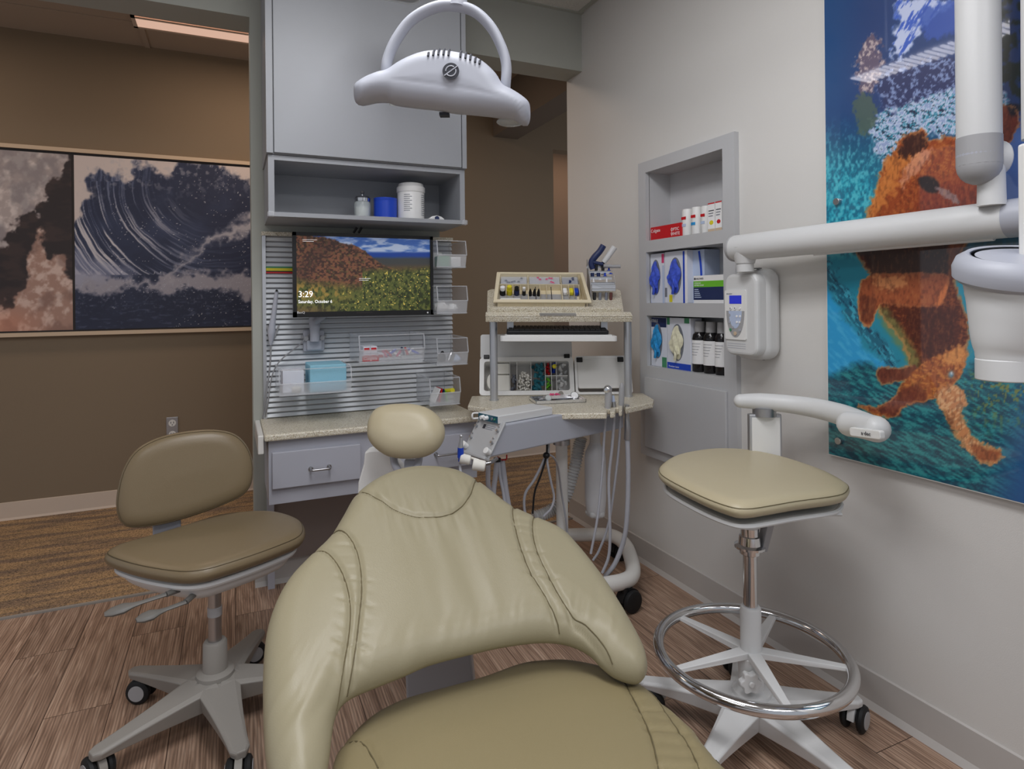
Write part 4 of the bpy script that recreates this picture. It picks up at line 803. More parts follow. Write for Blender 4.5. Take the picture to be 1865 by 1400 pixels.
# ================================================================== X-RAY UNIT
yn = onX(1425, 560, XR).y; xf = 1.592; yf = onX(1318, 560, xf).y; ztop = onX(1378, 494, xf).z; zbot = onX(1378, 655, xf).z
t = thing('xray_unit', 'wall-mounted dental x-ray control box with a jointed white arm and tube head', 'x-ray unit', (XR, (yn+yf)/2, zbot))
def rrect(y0, y1, z0, z1, r, n=6, bulge=0):
    P = []
    for cx_, cy_, a0 in ((y1-r, z1-r, 0), (y0+r, z1-r, 90), (y0+r, z0+r, 180), (y1-r, z0+r, 270)):
        for i in range(n+1):
            a = R(a0+90*i/n); P.append((cx_+r*math.cos(a), cy_+r*math.sin(a)))
    return P
f = MB(); f.prism(rrect(yn, yf, zbot-.006, ztop+.012, .045), XR-.075, XR-.001, S, True); obj('rear_housing', f, M_['plast'], t, bevel=.022, segs=4)
f = MB(); f.prism(rrect(yn+.006, yf-.002, zbot+.008, ztop-.004, .035), xf, XR-.05, S, True); obj('front_housing', f, M_['plast'], t, bevel=.012, segs=3)
pa = onX(1321, 600, xf-.003); pb = onX(1359, 600, xf-.003); pz1 = onX(1340, 528, xf).z; pz0 = onX(1340, 618, xf).z
f = MB(); f.prism(rrect(pb.y, pa.y, pz0, pz1, .006), xf-.004, xf+.002, S); fp = obj('control_panel', f, M_['white'], t)
a = onX(1330, 538, xf); b_ = onX(1352, 553, xf); obj('display', MB().box((xf-.0048, b_.y, b_.z), (xf-.004, a.y, a.z)), M_['lcd'], fp)
n = 20; cy_ = (pa.y+pb.y)/2-.001; zt_ = onX(1340, 566, xf).z; zb_ = onX(1340, 614, xf).z; ww = (pa.y-pb.y)*.43
sh = [(cy_+ww*math.cos(math.pi+math.pi*i/n), zt_+(zt_-zb_)*math.sin(math.pi+math.pi*i/n)) for i in range(n+1)]; obj('keypad', MB().prism(sh, xf-.0050, xf-.004, S), M_['plast2'], fp)
sh = [(cy_+(p[0]-cy_)*.72, zt_+(p[1]-zt_)*.66) for p in sh]; obj('keypad_field', MB().prism(sh, xf-.0056, xf-.005, S), M_['boxb'], fp)
for i, (u_, v_, mm, r_) in enumerate(((-.5, .10, 'wht', .0055), (0, .10, 'wht', .0055), (.5, .10, 'wht', .0055), (.62, -.15, 'plast3', .005), (.6, -.42, 'plast3', .005), (.25, -.62, 'plast3', .0045), (.52, -.72, 'dgreen', .005), (0, -.85, 'frame', .007), (-.5, -.72, 'plast3', .005), (-.2, -.2, 'wht', .004), (-.55, -.2, 'wht', .004), (-.2, -.42, 'wht', .004), (-.5, -.42, 'wht', .004))):
    c = Vector((xf-.0055, cy_+u_*ww, zt_+v_*(zt_-zb_))); obj('button', MB().cyl(c, c+Vector((-.0016, 0, 0)), r_, n=14), M_[mm], fp)
for i, (u_, s) in enumerate(((.5, '\u25B2'), (0, '\u25BC'))):
    k = -1 if i else 1; c = (cy_+u_*ww, zt_+.10*(zt_-zb_)); obj('arrow', MB().prism([(c[0]-.0025, c[1]-.002*k), (c[0]+.0025, c[1]-.002*k), (c[0], c[1]+.003*k)], xf-.0076, xf-.0070, S), M_['ink'], fp)
text('maker_name', 'PROGENY', PM((xf-.0046, pa.y-.009, onX(1340, 536, xf).z), (0, -1, 0), (0, 0, 1)), .006, M_['navy'], fp, .0001)
for q in range(3): 
    zq = onX(1340, 626+4*q, xf).z; obj('warning_line', MB().box((xf-.0004, pb.y+.006, zq), (xf+.001, pa.y-.006, zq+.0018)), M_['plast3'], t)
xs_ = onX(1386, 494, 1.63); obj('power_switch', MB().box((1.625, yn+.03, ztop+.0112), (1.64, yn+.052, ztop+.0135)), M_['black'], t)
q = onX(1391, 661, 1.66); obj('screw', MB().cyl((1.66, q.y, zbot-.007), (1.66, q.y, zbot-.004), .004), M_['ink'], t)
# arm
A0 = W(1340, 452, 2.14); A1 = W(1838, 398, 1.43); dr = (A1-A0).normalized(); AJ = A0+dr*.04
f = MB(); f.cyl((AJ.x, AJ.y, ztop), (AJ.x, AJ.y, AJ.z-.02), .028, .028); f.cyl((AJ.x, AJ.y, AJ.z-.055), (AJ.x, AJ.y, AJ.z), .031, .045); obj('arm_pivot', f, M_['plast'], t)
f = MB(); f.cyl(A0, A1, .044, n=40); f.tube([A0+dr*.3+Vector((0, 0, -.04)), A1-dr*.03+Vector((0, 0, -.0405))], .008, 8); obj('horizontal_arm', f, M_['plast'], t)
obj('arm_end_cap', MB().cyl(A0-dr*.012, A0+dr*.002, .046, n=40), M_['plast2'], t, bevel=.003)
f = MB(); f.cyl(A1, A1+dr*.07, .0445, n=40); f.ball(A1+dr*.07, .0445); obj('elbow', f, M_['plast3'], t)
J = W(1783, 262, 1.43); jc = Vector((W(1806, 370, 1.43)))
f = MB(); f.cyl((jc.x, jc.y, A1.z+.03), (jc.x, jc.y, W(1806, 300, 1.43).z), .028, .026, n=32); obj('wrist_post', f, M_['plast'], t)
top = Vector((J.x, J.y, 2.3))
f = MB(); f.cyl(J+Vector((0, 0, .01)), top, .0435, n=40); obj('vertical_arm', f, M_['plast'], t)
f = MB(); f.cyl(J+Vector((0, 0, -.05)), J+Vector((0, 0, .015)), .0445, n=40); f.ball(J+Vector((0, 0, -.05)), .0445); obj('lower_sleeve', f, M_['plast2'], t)
rr = Vector((cY, -sY, 0)); fw = Vector((sY, cY, 0)); c = W(1783, 283, 1.43)
f = MB(); f.ball(c, .0445, n=32); f.cyl(c, c+rr*.045+fw*.02, .040, n=36); obj('joint_knuckle', f, M_['plast3'], t)
c2 = W(1812, 287, 1.43); obj('joint_disc', MB().cyl(c2-rr*.006+fw*.01, c2+rr*.022+fw*.01, .040, n=30), M_['plast'], t, bevel=.004)
# second link and tube head
K = W(1905, 250, 1.15); 
obj('upper_knuckle', MB().ball(top, .052), M_['plast3'], t)
f = MB(); f.tube(smooth_path([top, top+rr*.06+fw*-.06, Vector((K.x, K.y, 2.2)), K], 6), .036, 20); obj('return_arm', f, M_['plast'], t)
HC = W(1862, 485, 1.10); f = MB(); f.box((-.012, -.02, -.01), (.03, .02, .22), Matrix.Translation(HC+rr*.02) @ Matrix.Rotation(-YAW, 4, 'Z')); obj('yoke', f, M_['white'], t, bevel=.005)
T = Matrix.Translation(HC) @ Matrix.Rotation(-YAW, 4, 'Z') @ Matrix.Rotation(R(-4), 4, 'Y')
f = MB(T @ Matrix.Rotation(R(15), 4, 'X')); f.lathe([(.070, .018), (.084, .022), (.098, .012), (.103, -.004), (.101, -.022), (.092, -.030), (.04, -.032), (.03, 0), (.055, .006), (.070, .018)], n=56); obj('head_ring', f, M_['plast3'], t)
f = MB(T); P = [(0, 0, -.025), (-.010, 0, -.06), (-.028, 0, -.10), (-.044, 0, -.14), (-.048, 0, -.165)]; f.tube(smooth_path(P, 5), np.interp(np.linspace(0, 1, 21), [0, .3, .6, .85, 1], [.090, .080, .058, .041, .039]), 36); obj('tube_housing', f, M_['plast'], t)
c = T @ Vector((-.0485, 0, -.160)); obj('cone_tip', MB().cyl(c, c-Vector((0, 0, .038)), .0395, n=40), M_['plast'], t, bevel=.002)
# ================================================================== EXAM LIGHT
dl = 1.27; oL = W(805, 165, dl); nL = -fw
pts = [(645,163),(647,155),(664,143),(687,133),(706,128),(724,116),(743,106),(768,97),(793,94),(817,95),(842,99),(867,106),(886,118),(904,136),(916,155),(931,163),(950,175),(963,187),(966,202),(965,220),(959,229),(948,224),(936,217),(911,213),(867,208),(830,205),(793,199),(756,195),(719,190),(706,185),(682,185),(657,190),(647,185)]
ML = PM(oL, rr, (0, 0, 1)); inv = ML.inverted()
P2 = [tuple((inv @ onP(a, b, oL, nL))[:2]) for a, b in pts]
t = thing('exam_light', 'pale grey dental exam light hanging on a curved yoke above the chair', 'light', oL)
seam = [tuple((inv @ onP(a, b, oL, nL))[:2]) for a, b in ((648, 164), (680, 156), (720, 155), (780, 162), (840, 170), (900, 182), (940, 197), (963, 212))]
hd = puff('housing', P2, ML, M_['plast3'], t, r=.03, top=.034, bot=.05, step=.004, seams=[(cat2(seam, 5, False), .0012, .0020)], smooth_n=4, crown=.005, big=.05)
def onL(a, b, off): q = inv @ onP(a, b, oL, nL); return ML @ Vector((q.x, q.y, off))
for px_, y0_, y1_ in ((784.5, 102, 115), (793.5, 98, 114), (802.5, 96, 113), (811.5, 96, 113), (820.5, 97, 114), (841.5, 100, 117), (850.5, 103, 119), (859, 106, 122), (867.5, 111, 126), (875.5, 116, 129)):
    pa_ = onL(px_, y0_, .018); pb_ = onL(px_-.5, y1_, .037); obj('vent_slot', MB().tube([pa_, (pa_*.5+pb_*.5)+nL*.006, pb_], .0022, 8), M_['ink'], hd)
q = inv @ onP(825, 144, oL, nL); TL = ML @ Matrix.Translation((q.x, q.y, .0435)); f = MB(TL)
f.prism([(.0165*math.cos(2*math.pi*i/32), .0165*math.sin(2*math.pi*i/32)) for i in range(32)], 0, .0012); obj('maker_emblem', f, M_['ink'], hd)
f = MB(TL); f.tube([(.010*math.cos(R(a)), .010*math.sin(R(a)), .0016) for a in range(-150, 30, 10)], .0013, 6); f.tube([(.010*math.cos(R(a)), .010*math.sin(R(a)), .0016) for a in range(50, 190, 10)], .0013, 6); f.tube([(-.013, -.009, .0016), (.014, .010, .0016)], .0013, 6); obj('emblem_line', f, M_['plast3'], hd)
f = MB(); f.tube(smooth_path([W(705, 150, dl+.02), W(703, 128, dl+.01), W(707, 105, dl+.01), W(722, 72, dl+.01), W(748, 38, dl+.01), W(785, 16, dl+.01), W(822, 10, dl+.01), W(862, 20, dl+.01), W(893, 48, dl+.01), W(913, 85, dl+.01), W(922, 118, dl+.01), W(921, 152, dl+.01), W(918, 178, dl+.02)], 6), .0105, 14, flat=1.5, up=tuple(nL)); obj('yoke', f, M_['plast3'], t)
f = MB(); f.cyl(W(833, 14, dl+.01), W(836, -12, dl+.01), .020, .017, n=28); f.tube(smooth_path([W(835, -10, dl+.01), W(838, -60, dl+.0), W(845, -150, dl), W(845, -150, dl)+Vector((0, 0, .1))], 5), .019, 20); f.cyl(Vector(W(845, -150, dl)), Vector((W(845, -150, dl).x, W(845, -150, dl).y, ZC)), .022); obj('support_arm', f, M_['plast3'], t)
f = MB(); f.box((-.008, -.004, -.030), (.012, .002, -.01), ML @ Matrix.Translation(inv @ onP(806, 203, oL, nL))); obj('switch', f, M_['ink'], hd)
f = MB(); f.cyl(W(700, 131, dl+.01), W(700, 124, dl+.01), .004); obj('pivot_pin', f, M_['steel'], t)
c = inv @ onP(930, 216, oL, nL); obj('lens_cap', MB(ML @ Matrix.Translation((c.x, c.y+.002, -.03))).ball((0, 0, 0), .02, (1.5, .5, 1)), M_['glass'], hd)
obj('light_lens', MB(ML).box((-.12, -.015, -.062), (.12, .03, -.04)), M_['glass'], t, bevel=.01)
# linear luminaire under the ceiling (its far end shows at the top, its ribbed lens mirrors in the poster)
lx0, lx1, ly0, ly1, lz = .45, .63, .95, 2.20, 2.268
t = thing('linear_light', 'rounded end of a ribbed linear ceiling light at the top of the picture', 'ceiling light', ((lx0+lx1)/2, (ly0+ly1)/2, lz))
obj('housing', MB().prism(rrect(lx0, lx1, ly0, ly1, .05), lz+.002, lz+.05), M_['plast3'], t, bevel=.012, segs=3)
obj('lens_rim', MB().prism(rrect(lx0+.01, lx1-.01, ly0+.01, ly1-.01, .045), lz-.006, lz+.002), M_['glass'], t, bevel=.003)
f = MB(); y = ly0+.12
while y < ly1-.13: f.add([(lx0+.02, y, lz-.007), (lx1-.02, y, lz-.007), (lx1-.02, y+.013, lz-.014), (lx0+.02, y+.013, lz-.014), (lx0+.02, y+.013, lz-.007), (lx1-.02, y+.013, lz-.007)], [(0, 1, 2, 3), (3, 2, 5, 4)]); y += .032
obj('ribbed_lens', f, mat('ribbed_lens_glow', (240, 242, 250), .3, emit=(250, 248, 255), es=7.), t)
for y in (ly0+.25, ly1-.25): obj('stem', MB().cyl(((lx0+lx1)/2, y, lz+.05), ((lx0+lx1)/2, y, ZC-.006), .010), M_['plast3'], t)
# ================================================================== STOOLS
def star_base(t, M, m, r=.30, hub_z=.135, angs=(90, 162, 234, 306, 18), tipz=.098, wide=1., leg_m=None):
    f = MB(M); f.lathe([(.046, hub_z-.05), (.052, hub_z-.02), (.05, hub_z+.004), (.034, hub_z+.012), (0, hub_z+.012)], n=32); obj('hub', f, m, t)
    for a in angs:
        T = Matrix.Rotation(R(a), 4, 'Z'); vs = []; N = 8; fs = []
        for i in range(N+1):
            s = i/N; x = .02+(r-.02)*s; w_ = (.036*(1-s)**1.4+.0235)*wide; zt = hub_z-.004-(hub_z-tipz)*s; hgt = .045*(1-s)+.022
            vs += [(x, -w_, zt-.006), (x, -w_*.72, zt), (x, w_*.72, zt), (x, w_, zt-.006), (x, w_*.8, zt-hgt), (x, -w_*.8, zt-hgt)]
        # rounded end
        x = r+.018; zt = tipz-.006; vs += [(x, -.012, zt-.006), (x, -.010, zt), (x, .010, zt), (x, .012, zt-.006), (x, .010, zt-.02), (x, -.010, zt-.02)]
        for i in range(N+1):
            for k in range(6): fs.append((i*6+k, i*6+(k+1) % 6, (i+1)*6+(k+1) % 6, (i+1)*6+k))
        fs += [tuple(range(5, -1, -1)), tuple(range((N+1)*6, (N+2)*6))]
        f = MB(M); f.add(vs, fs, T); obj('leg', f, m, t, bevel=.003)
        ca = R(a+37); C = T @ Matrix.Translation((r-.005, 0, 0)) @ Matrix.Rotation(ca, 4, 'Z')
        f = MB(M); f.cyl((0, 0, .03), (0, 0, tipz-.012), .007, M=C); f.add([(v[0]*1.25, v[1]*1.1, v[2]*1.26) for v in hood()[0]], hood()[1], C, True); cs = obj('caster', f, M_['plastd'] if m is M_['plastd'] else M_['plast'], t)
        for s in (-1, 1):
            w_ = MB(M); x0 = s*.010; w_.lathe([(.0, 0), (.026, .0), (.034, .004), (.0365, .010), (.034, .017), (.026, .021), (0, .021)], C @ Matrix.Translation((.014, x0, .0365)) @ Matrix.Rotation(R(-90*s), 4, 'X'), n=28); wh = obj('wheel', w_, M_['rubber'], cs)
            w_ = MB(M); w_.lathe([(.0, .0205), (.023, .0205), (.023, .0225), (0, .0225)], C @ Matrix.Translation((.014, x0, .0365)) @ Matrix.Rotation(R(-90*s), 4, 'X'), n=24); obj('wheel_cap', w_, M_['plast2'], cs)
def hood():
    vs = []; fs = []; n = 12
    for i in range(n+1):
        a = math.pi*(i/n)*.9+.3
        for y in (-.008, .008): vs.append((.014+.031*math.cos(a), y, .029+.031*math.sin(a)))
        for y in (-.008, .008): vs.append((.014+.012*math.cos(a), y, .029+.014*math.sin(a)))
    for i in range(n):
        b = i*4; c = b+4; fs += [(b, b+1, c+1, c), (b+2, c+2, c+3, b+3), (b, c, c+2, b+2), (b+1, b+3, c+3, c+1)]
    fs += [(0, 2, 3, 1), (n*4, n*4+1, n*4+3, n*4+2)]
    return vs, fs
def trace(pts, o, n, M): i = M.inverted(); return [tuple((i @ onP(a, b, o, n))[:2]) for a, b in pts]
def offset_poly(P, s, c=None):
    a = np.array(P); c = a.mean(0) if c is None else c; return [tuple(x) for x in (a-c)*s+c]
# ---- doctor's stool (left)
M = FR(-.865, 1.79); t = thing('wheeled_stool', 'low taupe stool with a rounded backrest and grey five-star base at left', 'stool', M=M)
star_base(t, M, M_['plastd'], r=.30, wide=1.05)
obj('column_sleeve', MB(M).lathe([(.034, .13), (.032, .222), (.028, .228), (0, .228)], n=32), M_['plastd'], t)
obj('gas_column', MB(M).lathe([(.018, .22), (.018, .40)], n=24), M_['steel'], t); obj('column_band', MB(M).lathe([(.0195, .30), (.0195, .325), (.018, .326)], n=24), M_['plast2'], t)
zS = .462; o = W(375, 1000, 1.85); o = Vector((o.x, o.y, zS)); Ms = PM(o, rr, tuple(fw))
sp = [(190,1018),(206,1005),(232,996),(268,986),(336,965),(398,946),(460,939),(508,940),(546,953),(556,970),(548,986),(512,1003),(465,1021),(414,1038),(370,1050),(325,1053),(262,1044),(215,1031)]
SP = trace(sp, o, Vector((0, 0, 1)), Ms)
seat = puff('seat', SP, Ms, M_['vinyl_dark'], t, r=.04, top=.026, bot=.028, step=.007, crown=.004, big=.1)
A = cat2(SP, 4); c = A.mean(0); f = MB(Ms); n = [(p-c)/np.hypot(*(p-c)) for p in A]; rim = [(p[0]-q[0]*.008, p[1]-q[1]*.008, rim_z(.026, .04, .008)) for p, q in zip(A, n)]; f.tube(rim, .0013, 5, closed=True); obj('piping', f, M_['seam_dark'], seat)
f = puff('seat_pan', [(x, y) for x, y in offset_poly(SP, .84)], Ms @ Matrix.Translation((.0, 0, -.042)), M_['plast'], t, r=.08, top=.004, bot=.055, step=.01)
f = MB(Ms); f.tube([(p[0], p[1], -.036) for p in cat2(offset_poly(SP, .88), 4)], .009, 8, closed=True); obj('pan_rim', f, M_['plast'], f and t)
# levers
for (tip, root) in (((190, 1119), (303, 1082)), ((248, 1130), (338, 1096))):
    a = W(tip[0], tip[1], 1.60); b_ = W(root[0], root[1], 1.68); d = (b_-a); f = MB(); L_ = [a+d*s for s in (0, .12, .3, .45, .6, 1.0)]
    f.tube(L_, [.010, .021, .024, .013, .009, .010], 16, flat=.45, up=(0, 0, 1)); f.tube([b_, Vector((M.translation.x, M.translation.y, .41))+(b_-Vector((M.translation.x, M.translation.y, .41)))*.3], .008, 8); obj('lever', f, M_['lever'], t)
# backrest
u = (rr*.86+fw*.51).normalized(); nb = (rr*.49-fw*.83+Z3*.16).normalized(); upb = nb.cross(u); o = W(335, 870, 2.02); Mb = PM(o, u, upb)
bp = [(212,930),(214,890),(226,850),(250,817),(290,796),(340,785),(390,782),(427,790),(450,812),(461,845),(458,880),(440,903),(400,922),(350,940),(300,954),(250,961),(224,955)]
BP = trace(bp, o, nb, Mb); back = puff('backrest', BP, Mb, M_['vinyl_dark'], t, r=.045, top=.030, bot=.030, step=.008, crown=.004)
A = cat2(BP, 4); c = A.mean(0); n = [(p-c)/np.hypot(*(p-c)) for p in A]; f = MB(Mb); f.tube([(p[0]-q[0]*.006, p[1]-q[1]*.006, rim_z(.030, .045, .006)) for p, q in zip(A, n)], .0013, 5, closed=True); obj('piping', f, M_['seam_dark'], back)
bi = Mb.inverted() @ W(303, 950, 2.06); f = MB(Mb); f.box((bi.x-.04, bi.y-.05, -.052), (bi.x+.04, .03, -.032)); 
obj('back_post', f, M_['plast3'], t, bevel=.004)
pb0 = Mb @ Vector((bi.x, bi.y-.03, -.042)); q0 = Vector((M.translation.x, M.translation.y, .415)); f = MB(); f.tube(smooth_path([pb0, Vector((pb0.x, pb0.y, .43)), pb0*.7+q0*.3+Vector((0, 0, -.03)), q0], 5), .02, 12, flat=.6); obj('back_link', f, M_['plast3'], t)
# ---- assistant stool (right)
M = FR(.644, 1.70); t = thing('tall_stool', 'tall beige stool with chrome foot ring and curved support arm by the right wall', 'stool', M=M)
star_base(t, M, M_['plast'], r=.29, hub_z=.125, angs=(76, 158, 228, 297, 3), tipz=.098, wide=.95)
obj('column_sleeve', MB(M).lathe([(.033, .11), (.0335, .22), (.0275, .225), (.0275, .35), (.025, .355), (0, .355)], n=32), M_['plast'], t)
obj('gas_column', MB(M).lathe([(.0185, .34), (.0185, .60)], n=28), M_['chrome'], t)
obj('collar', MB(M).lathe([(.0186, .495), (.027, .50), (.027, .513), (.041, .516), (.041, .522), (.030, .526), (.028, .548), (.024, .55), (.024, .575), (.018, .58)], n=36), M_['chrome'], t)
rg = obj('foot_ring', MB(M).tube([(.247*math.cos(2*math.pi*i/72), .247*math.sin(2*math.pi*i/72)-.0, .228) for i in range(72)], .0155, 16, closed=True), M_['chrome'], t)
for a in (270, 342, 54, 126, 198):
    T = Matrix.Rotation(R(a), 4, 'Z'); f = MB(M); f.add([(.02, -.018, .222), (.02, .018, .222), (.235, .011, .222), (.235, -.011, .222), (.02, -.018, .240), (.02, .018, .240), (.235, .009, .232), (.235, -.009, .232)], [(0, 3, 2, 1), (4, 5, 6, 7), (0, 1, 5, 4), (1, 2, 6, 5), (2, 3, 7, 6), (3, 0, 4, 7)], T); obj('ring_spoke', f, M_['plast'], rg, bevel=.002)
T = Matrix.Translation((-.02, -.035, .175)) @ Matrix.Rotation(R(90), 4, 'X'); 
P = []
for i in range(48): a = 2*math.pi*i/48; r_ = .026+.004*math.cos(6*a); P.append((r_*math.cos(a), r_*math.sin(a)))
f = MB(M); f.prism(P, .0, .02, T); f.cyl((0, 0, .02), (0, 0, .026), .008, M=T); f.cyl((0, 0, -.03), (0, 0, 0), .01, M=T); obj('ring_knob', f, M_['plast'], t, bevel=.003)
zS = .688; o = Vector((M.translation.x, M.translation.y, zS)); Ms = PM(o, rr, tuple(fw))
sp = [(1199,864),(1206,850),(1234,835),(1294,825),(1361,827),(1428,840),(1500,864),(1542,886),(1546,898),(1528,909),(1452,920),(1400,929),(1362,934),(1328,930),(1275,910),(1217,880)]
SP = trace(sp, o, Vector((0, 0, 1)), Ms); seat = puff('seat', SP, Ms, M_['vinyl_light'], t, r=.035, top=.022, bot=.022, step=.007, crown=.004, big=.1)
A = cat2(SP, 4); c = A.mean(0); n = [(p-c)/np.hypot(*(p-c)) for p in A]; f = MB(Ms); f.tube([(p[0]-q[0]*.003, p[1]-q[1]*.003, rim_z(.022, .035, .003)) for p, q in zip(A, n)], .0012, 5, closed=True); obj('piping', f, M_['seam'], seat)
puff('seat_pan', offset_poly(SP, .90), Ms @ Matrix.Translation((.0, 0, -.040)), M_['plast'], t, r=.05, top=.004, bot=.020, step=.01)
f = MB(Ms); f.tube([(p[0], p[1], -.040) for p in cat2(offset_poly(SP, .92), 4)], .006, 8, closed=True); obj('pan_rim', f, M_['plast'], t)
obj('pan_socket', MB(M).lathe([(.024, .57), (.030, .60), (.06, .64), (.0, .64)], n=28), M_['plast'], t)
q = W(1520, 935, 1.60); f = MB(); f.tube([Ms @ Vector((.13, -.03, -.045)), q-rr*.02, q+rr*.015], [.010, .012, .011], 12, flat=.5, up=(0, 0, 1)); obj('lever', f, M_['plast'], t)
# support arm
f = MB(M); f.box((.0, -.012, .505), (.035, .012, .520)); f.add([(.025, -.020, .51), (.040, -.020, .51), (.040, .020, .51), (.025, .020, .51), (.055, -.020, .648), (.078, -.020, .648), (.078, .020, .648), (.055, .020, .648)], [(0, 3, 2, 1), (4, 5, 6, 7), (0, 1, 5, 4), (1, 2, 6, 5), (2, 3, 7, 6), (3, 0, 4, 7)]); obj('arm_bracket', f, M_['plast2'], t, bevel=.002)
dA = 1.98; a = W(1366, 835, dA); b_ = W(1424, 754, dA); inv_ = Matrix.Rotation(YAW, 4, 'Z')
PF = FR(0, 0); pl, pr = (PF.inverted() @ a), (PF.inverted() @ b_)
f = MB(PF); f.box((pl.x, dA, .655), (pr.x, dA+.022, pr.z)); obj('arm_post', f, M_['alu'], t, bevel=.003)
f = MB(PF); f.box((pl.x+.007, dA-.002, .66), (pr.x-.007, dA+.001, pr.z-.01)); obj('post_panel', f, M_['white'], t)
f = MB(PF); f.box(((pl.x+pr.x)/2-.045, 1.74, .648), ((pl.x+pr.x)/2-.01, dA+.01, .657)); obj('post_strut', f, M_['plast2'], t)
c = W(1392, 750, dA+.012); obj('arm_swivel', MB().cyl(c-Vector((0, 0, .012)), c+Vector((0, 0, .014)), .036), M_['steel'], t)
P = [W(1349, 730, 2.00), W(1385, 731, 1.99), W(1440, 736, 1.95), W(1490, 744, 1.88), W(1535, 756, 1.78), W(1568, 769, 1.68), W(1592, 779, 1.62)]
rad = [.022, .027, .028, .030, .031, .031, .031]; sp_ = smooth_path(P, 6); rads = np.interp(np.linspace(0, 6, len(sp_)), range(7), rad)
f = MB(); f.tube(sp_, rads, 24, up=(0, 0, 1)); f.ball(P[0], .022); obj('support_arm_pad', f, M_['plast'], t)
P = [W(1548, 772, 1.70), W(1570, 775, 1.66), W(1596, 781, 1.605)]
f = MB(); f.tube(smooth_path(P, 5), .034, 24, flat=1.0, up=(0, 0, 1)); f.ball(P[-1], .034); f.ball(P[0], .034); ec = obj('arm_end_cap', f, M_['plast'], t)
mid = W(1578, 789, 1.585); dirv = (W(1606, 795, 1.56)-W(1545, 787, 1.66)).normalized(); TT = PM(mid, dirv, (0, 0, 1))
f = MB(TT); f.prism(rrect(-.050, .045, -.011, .011, .006), -.012, .004); nm = obj('name_plate', f, M_['white'], ec, bevel=.002)
text('maker_name', 'a\u00B7dec', TT @ Matrix.Translation((-.012, -.004, .0055)), .014, M_['ink'], nm, .0003)
# ================================================================== DENTAL CHAIR
hd_ = R(2); tl_ = R(25); uC = Vector((math.cos(hd_), -math.sin(hd_), 0)); vC = Vector((math.sin(hd_)*math.cos(tl_), math.cos(hd_)*math.cos(tl_), math.sin(tl_)))
oC = Vector((.45, 1.10, .49)); MC = PM(oC, uC, vC); nC = uC.cross(vC)
t = thing('dental_chair', 'large sage beige dental chair with stitched winged back, oval headrest and wide seat', 'dental chair', (.42, .95, 0))
out = [(597,1400),(606,1330),(615,1296),(637,1270),(686,1248),(736,1228),(785,1207),(857,1188),(920,1174),(988,1166),(1037,1171),(1073,1188),(1096,1211),(1123,1231),(1160,1242),(1176,1229),(1177,1208),(1165,1172),(1131,1112),(1098,1060),(1054,1004),(1022,973),(974,951),(933,932),(901,908),(874,887),(847,872),(820,863),(785,859),(749,860),(713,868),(677,885),(645,911),(621,951),(598,987),(558,1026),(526,1061),(502,1103),(485,1159),(479,1235),(480,1325),(486,1400),(500,1455),(530,1490),(565,1490),(585,1450)]
OUT = trace(out, oC, nC, MC)
sm = {'top': [(642,904),(686,934),(722,958),(763,968),(803,966),(830,954),(851,929),(860,902),(866,882),(872,872)],
 'l1': [(594,984),(612,982),(634,1003),(648,1033),(655,1073),(656,1114),(652,1154),(646,1204),(637,1253),(628,1285)],
 'l2': [(556,1024),(578,1021),(601,1039),(619,1069),(631,1105),(636,1145),(633,1190),(625,1235),(616,1285),(612,1300)],
 'r1': [(937,920),(929,952),(934,992),(943,1028),(959,1069),(979,1100),(999,1132),(1021,1172)],
 'r2': [(978,942),(966,968),(965,1001),(972,1033),(988,1069),(1010,1109),(1037,1147),(1060,1161),(1087,1186),(1119,1230)]}
SM = {k: cat2(trace(v, oC, nC, MC), 5, False) for k, v in sm.items()}
def pleat(t):
    k = np.round(t); return np.exp(-((t-k)/.15)**2)*(.25+.75*hashn(k, k*0+2, 5))+.35*(vnoise(t*2.3, t*0, 7)-.5)
def soft_wr(P, d):
    x, y = P[:, 0], P[:, 1]; h = np.zeros(len(P))
    # gathered bands between the seam pairs
    for a, b in (('l1', 'l2'), ('r1', 'r2')):
        d1, n1 = poly_dist(P, SM[a], False); d2, n2 = poly_dist(P, SM[b], False); band = np.exp(-((d1+d2-.035)/.03)**2)*(d1+d2 < .085)
        h += -band*pleat(y*34+x*14+1.2*fbm(x*9, y*9, 4))*.0042
    # fold lines under the top seam and along the lower edge
    d3, _ = poly_dist(P, SM['top'], False); h += .0050*(fbm(x*45, y*6, 5, 3)-.5)*np.exp(-(d3/.06)**2)*2
    h += .0040*(fbm(x*26, y*4+3, 11, 2)-.5)*sst(.02, .2, y)*sst(.55, .3, y)*np.exp(-((x-.0)/.10)**2)*2
    h += .0050*(fbm((x-.6*y)*38, y*5, 15, 3)-.5)*sst(.14, .03, y)*2
    h += .0030*(fbm(x*5, y*5, 31, 2)-.5)*2
    h -= .010*np.exp(-((x+.02)/.13)**2)*sst(.55, .25, y)
    return h
seams = [(SM[k], .0065, .0050) for k in SM]
bk = puff('backrest', OUT, MC, M_['vinyl'], t, r=.052, top=.045, bot=.035, step=.004, seams=seams, fn=soft_wr, smooth_n=5, crown=.012, big=.09)
from mathutils.bvhtree import BVHTree
def seam_tubes(o, keys, SMd, M, m, nm='seam', rad=.0014, off=.0002):
    """stitched seams: thin cords laid on the surface found by casting along the frame normal"""
    me = o.data; bv = BVHTree.FromPolygons([tuple(v.co) for v in me.vertices], [tuple(p.vertices) for p in me.polygons])
    L = MW[o].inverted() @ M; nn = (L.to_3x3() @ Vector((0, 0, 1))).normalized()
    for k in keys:
        P = []
        for x, y in SMd[k]:
            src = L @ Vector((x, y, .3)); hit = bv.ray_cast(src, -nn)
            if hit[0] is not None: P.append(MW[o] @ (hit[0]+nn*off))
        if len(P) > 3: obj(nm, MB().tube(P, rad, 6), m, o)
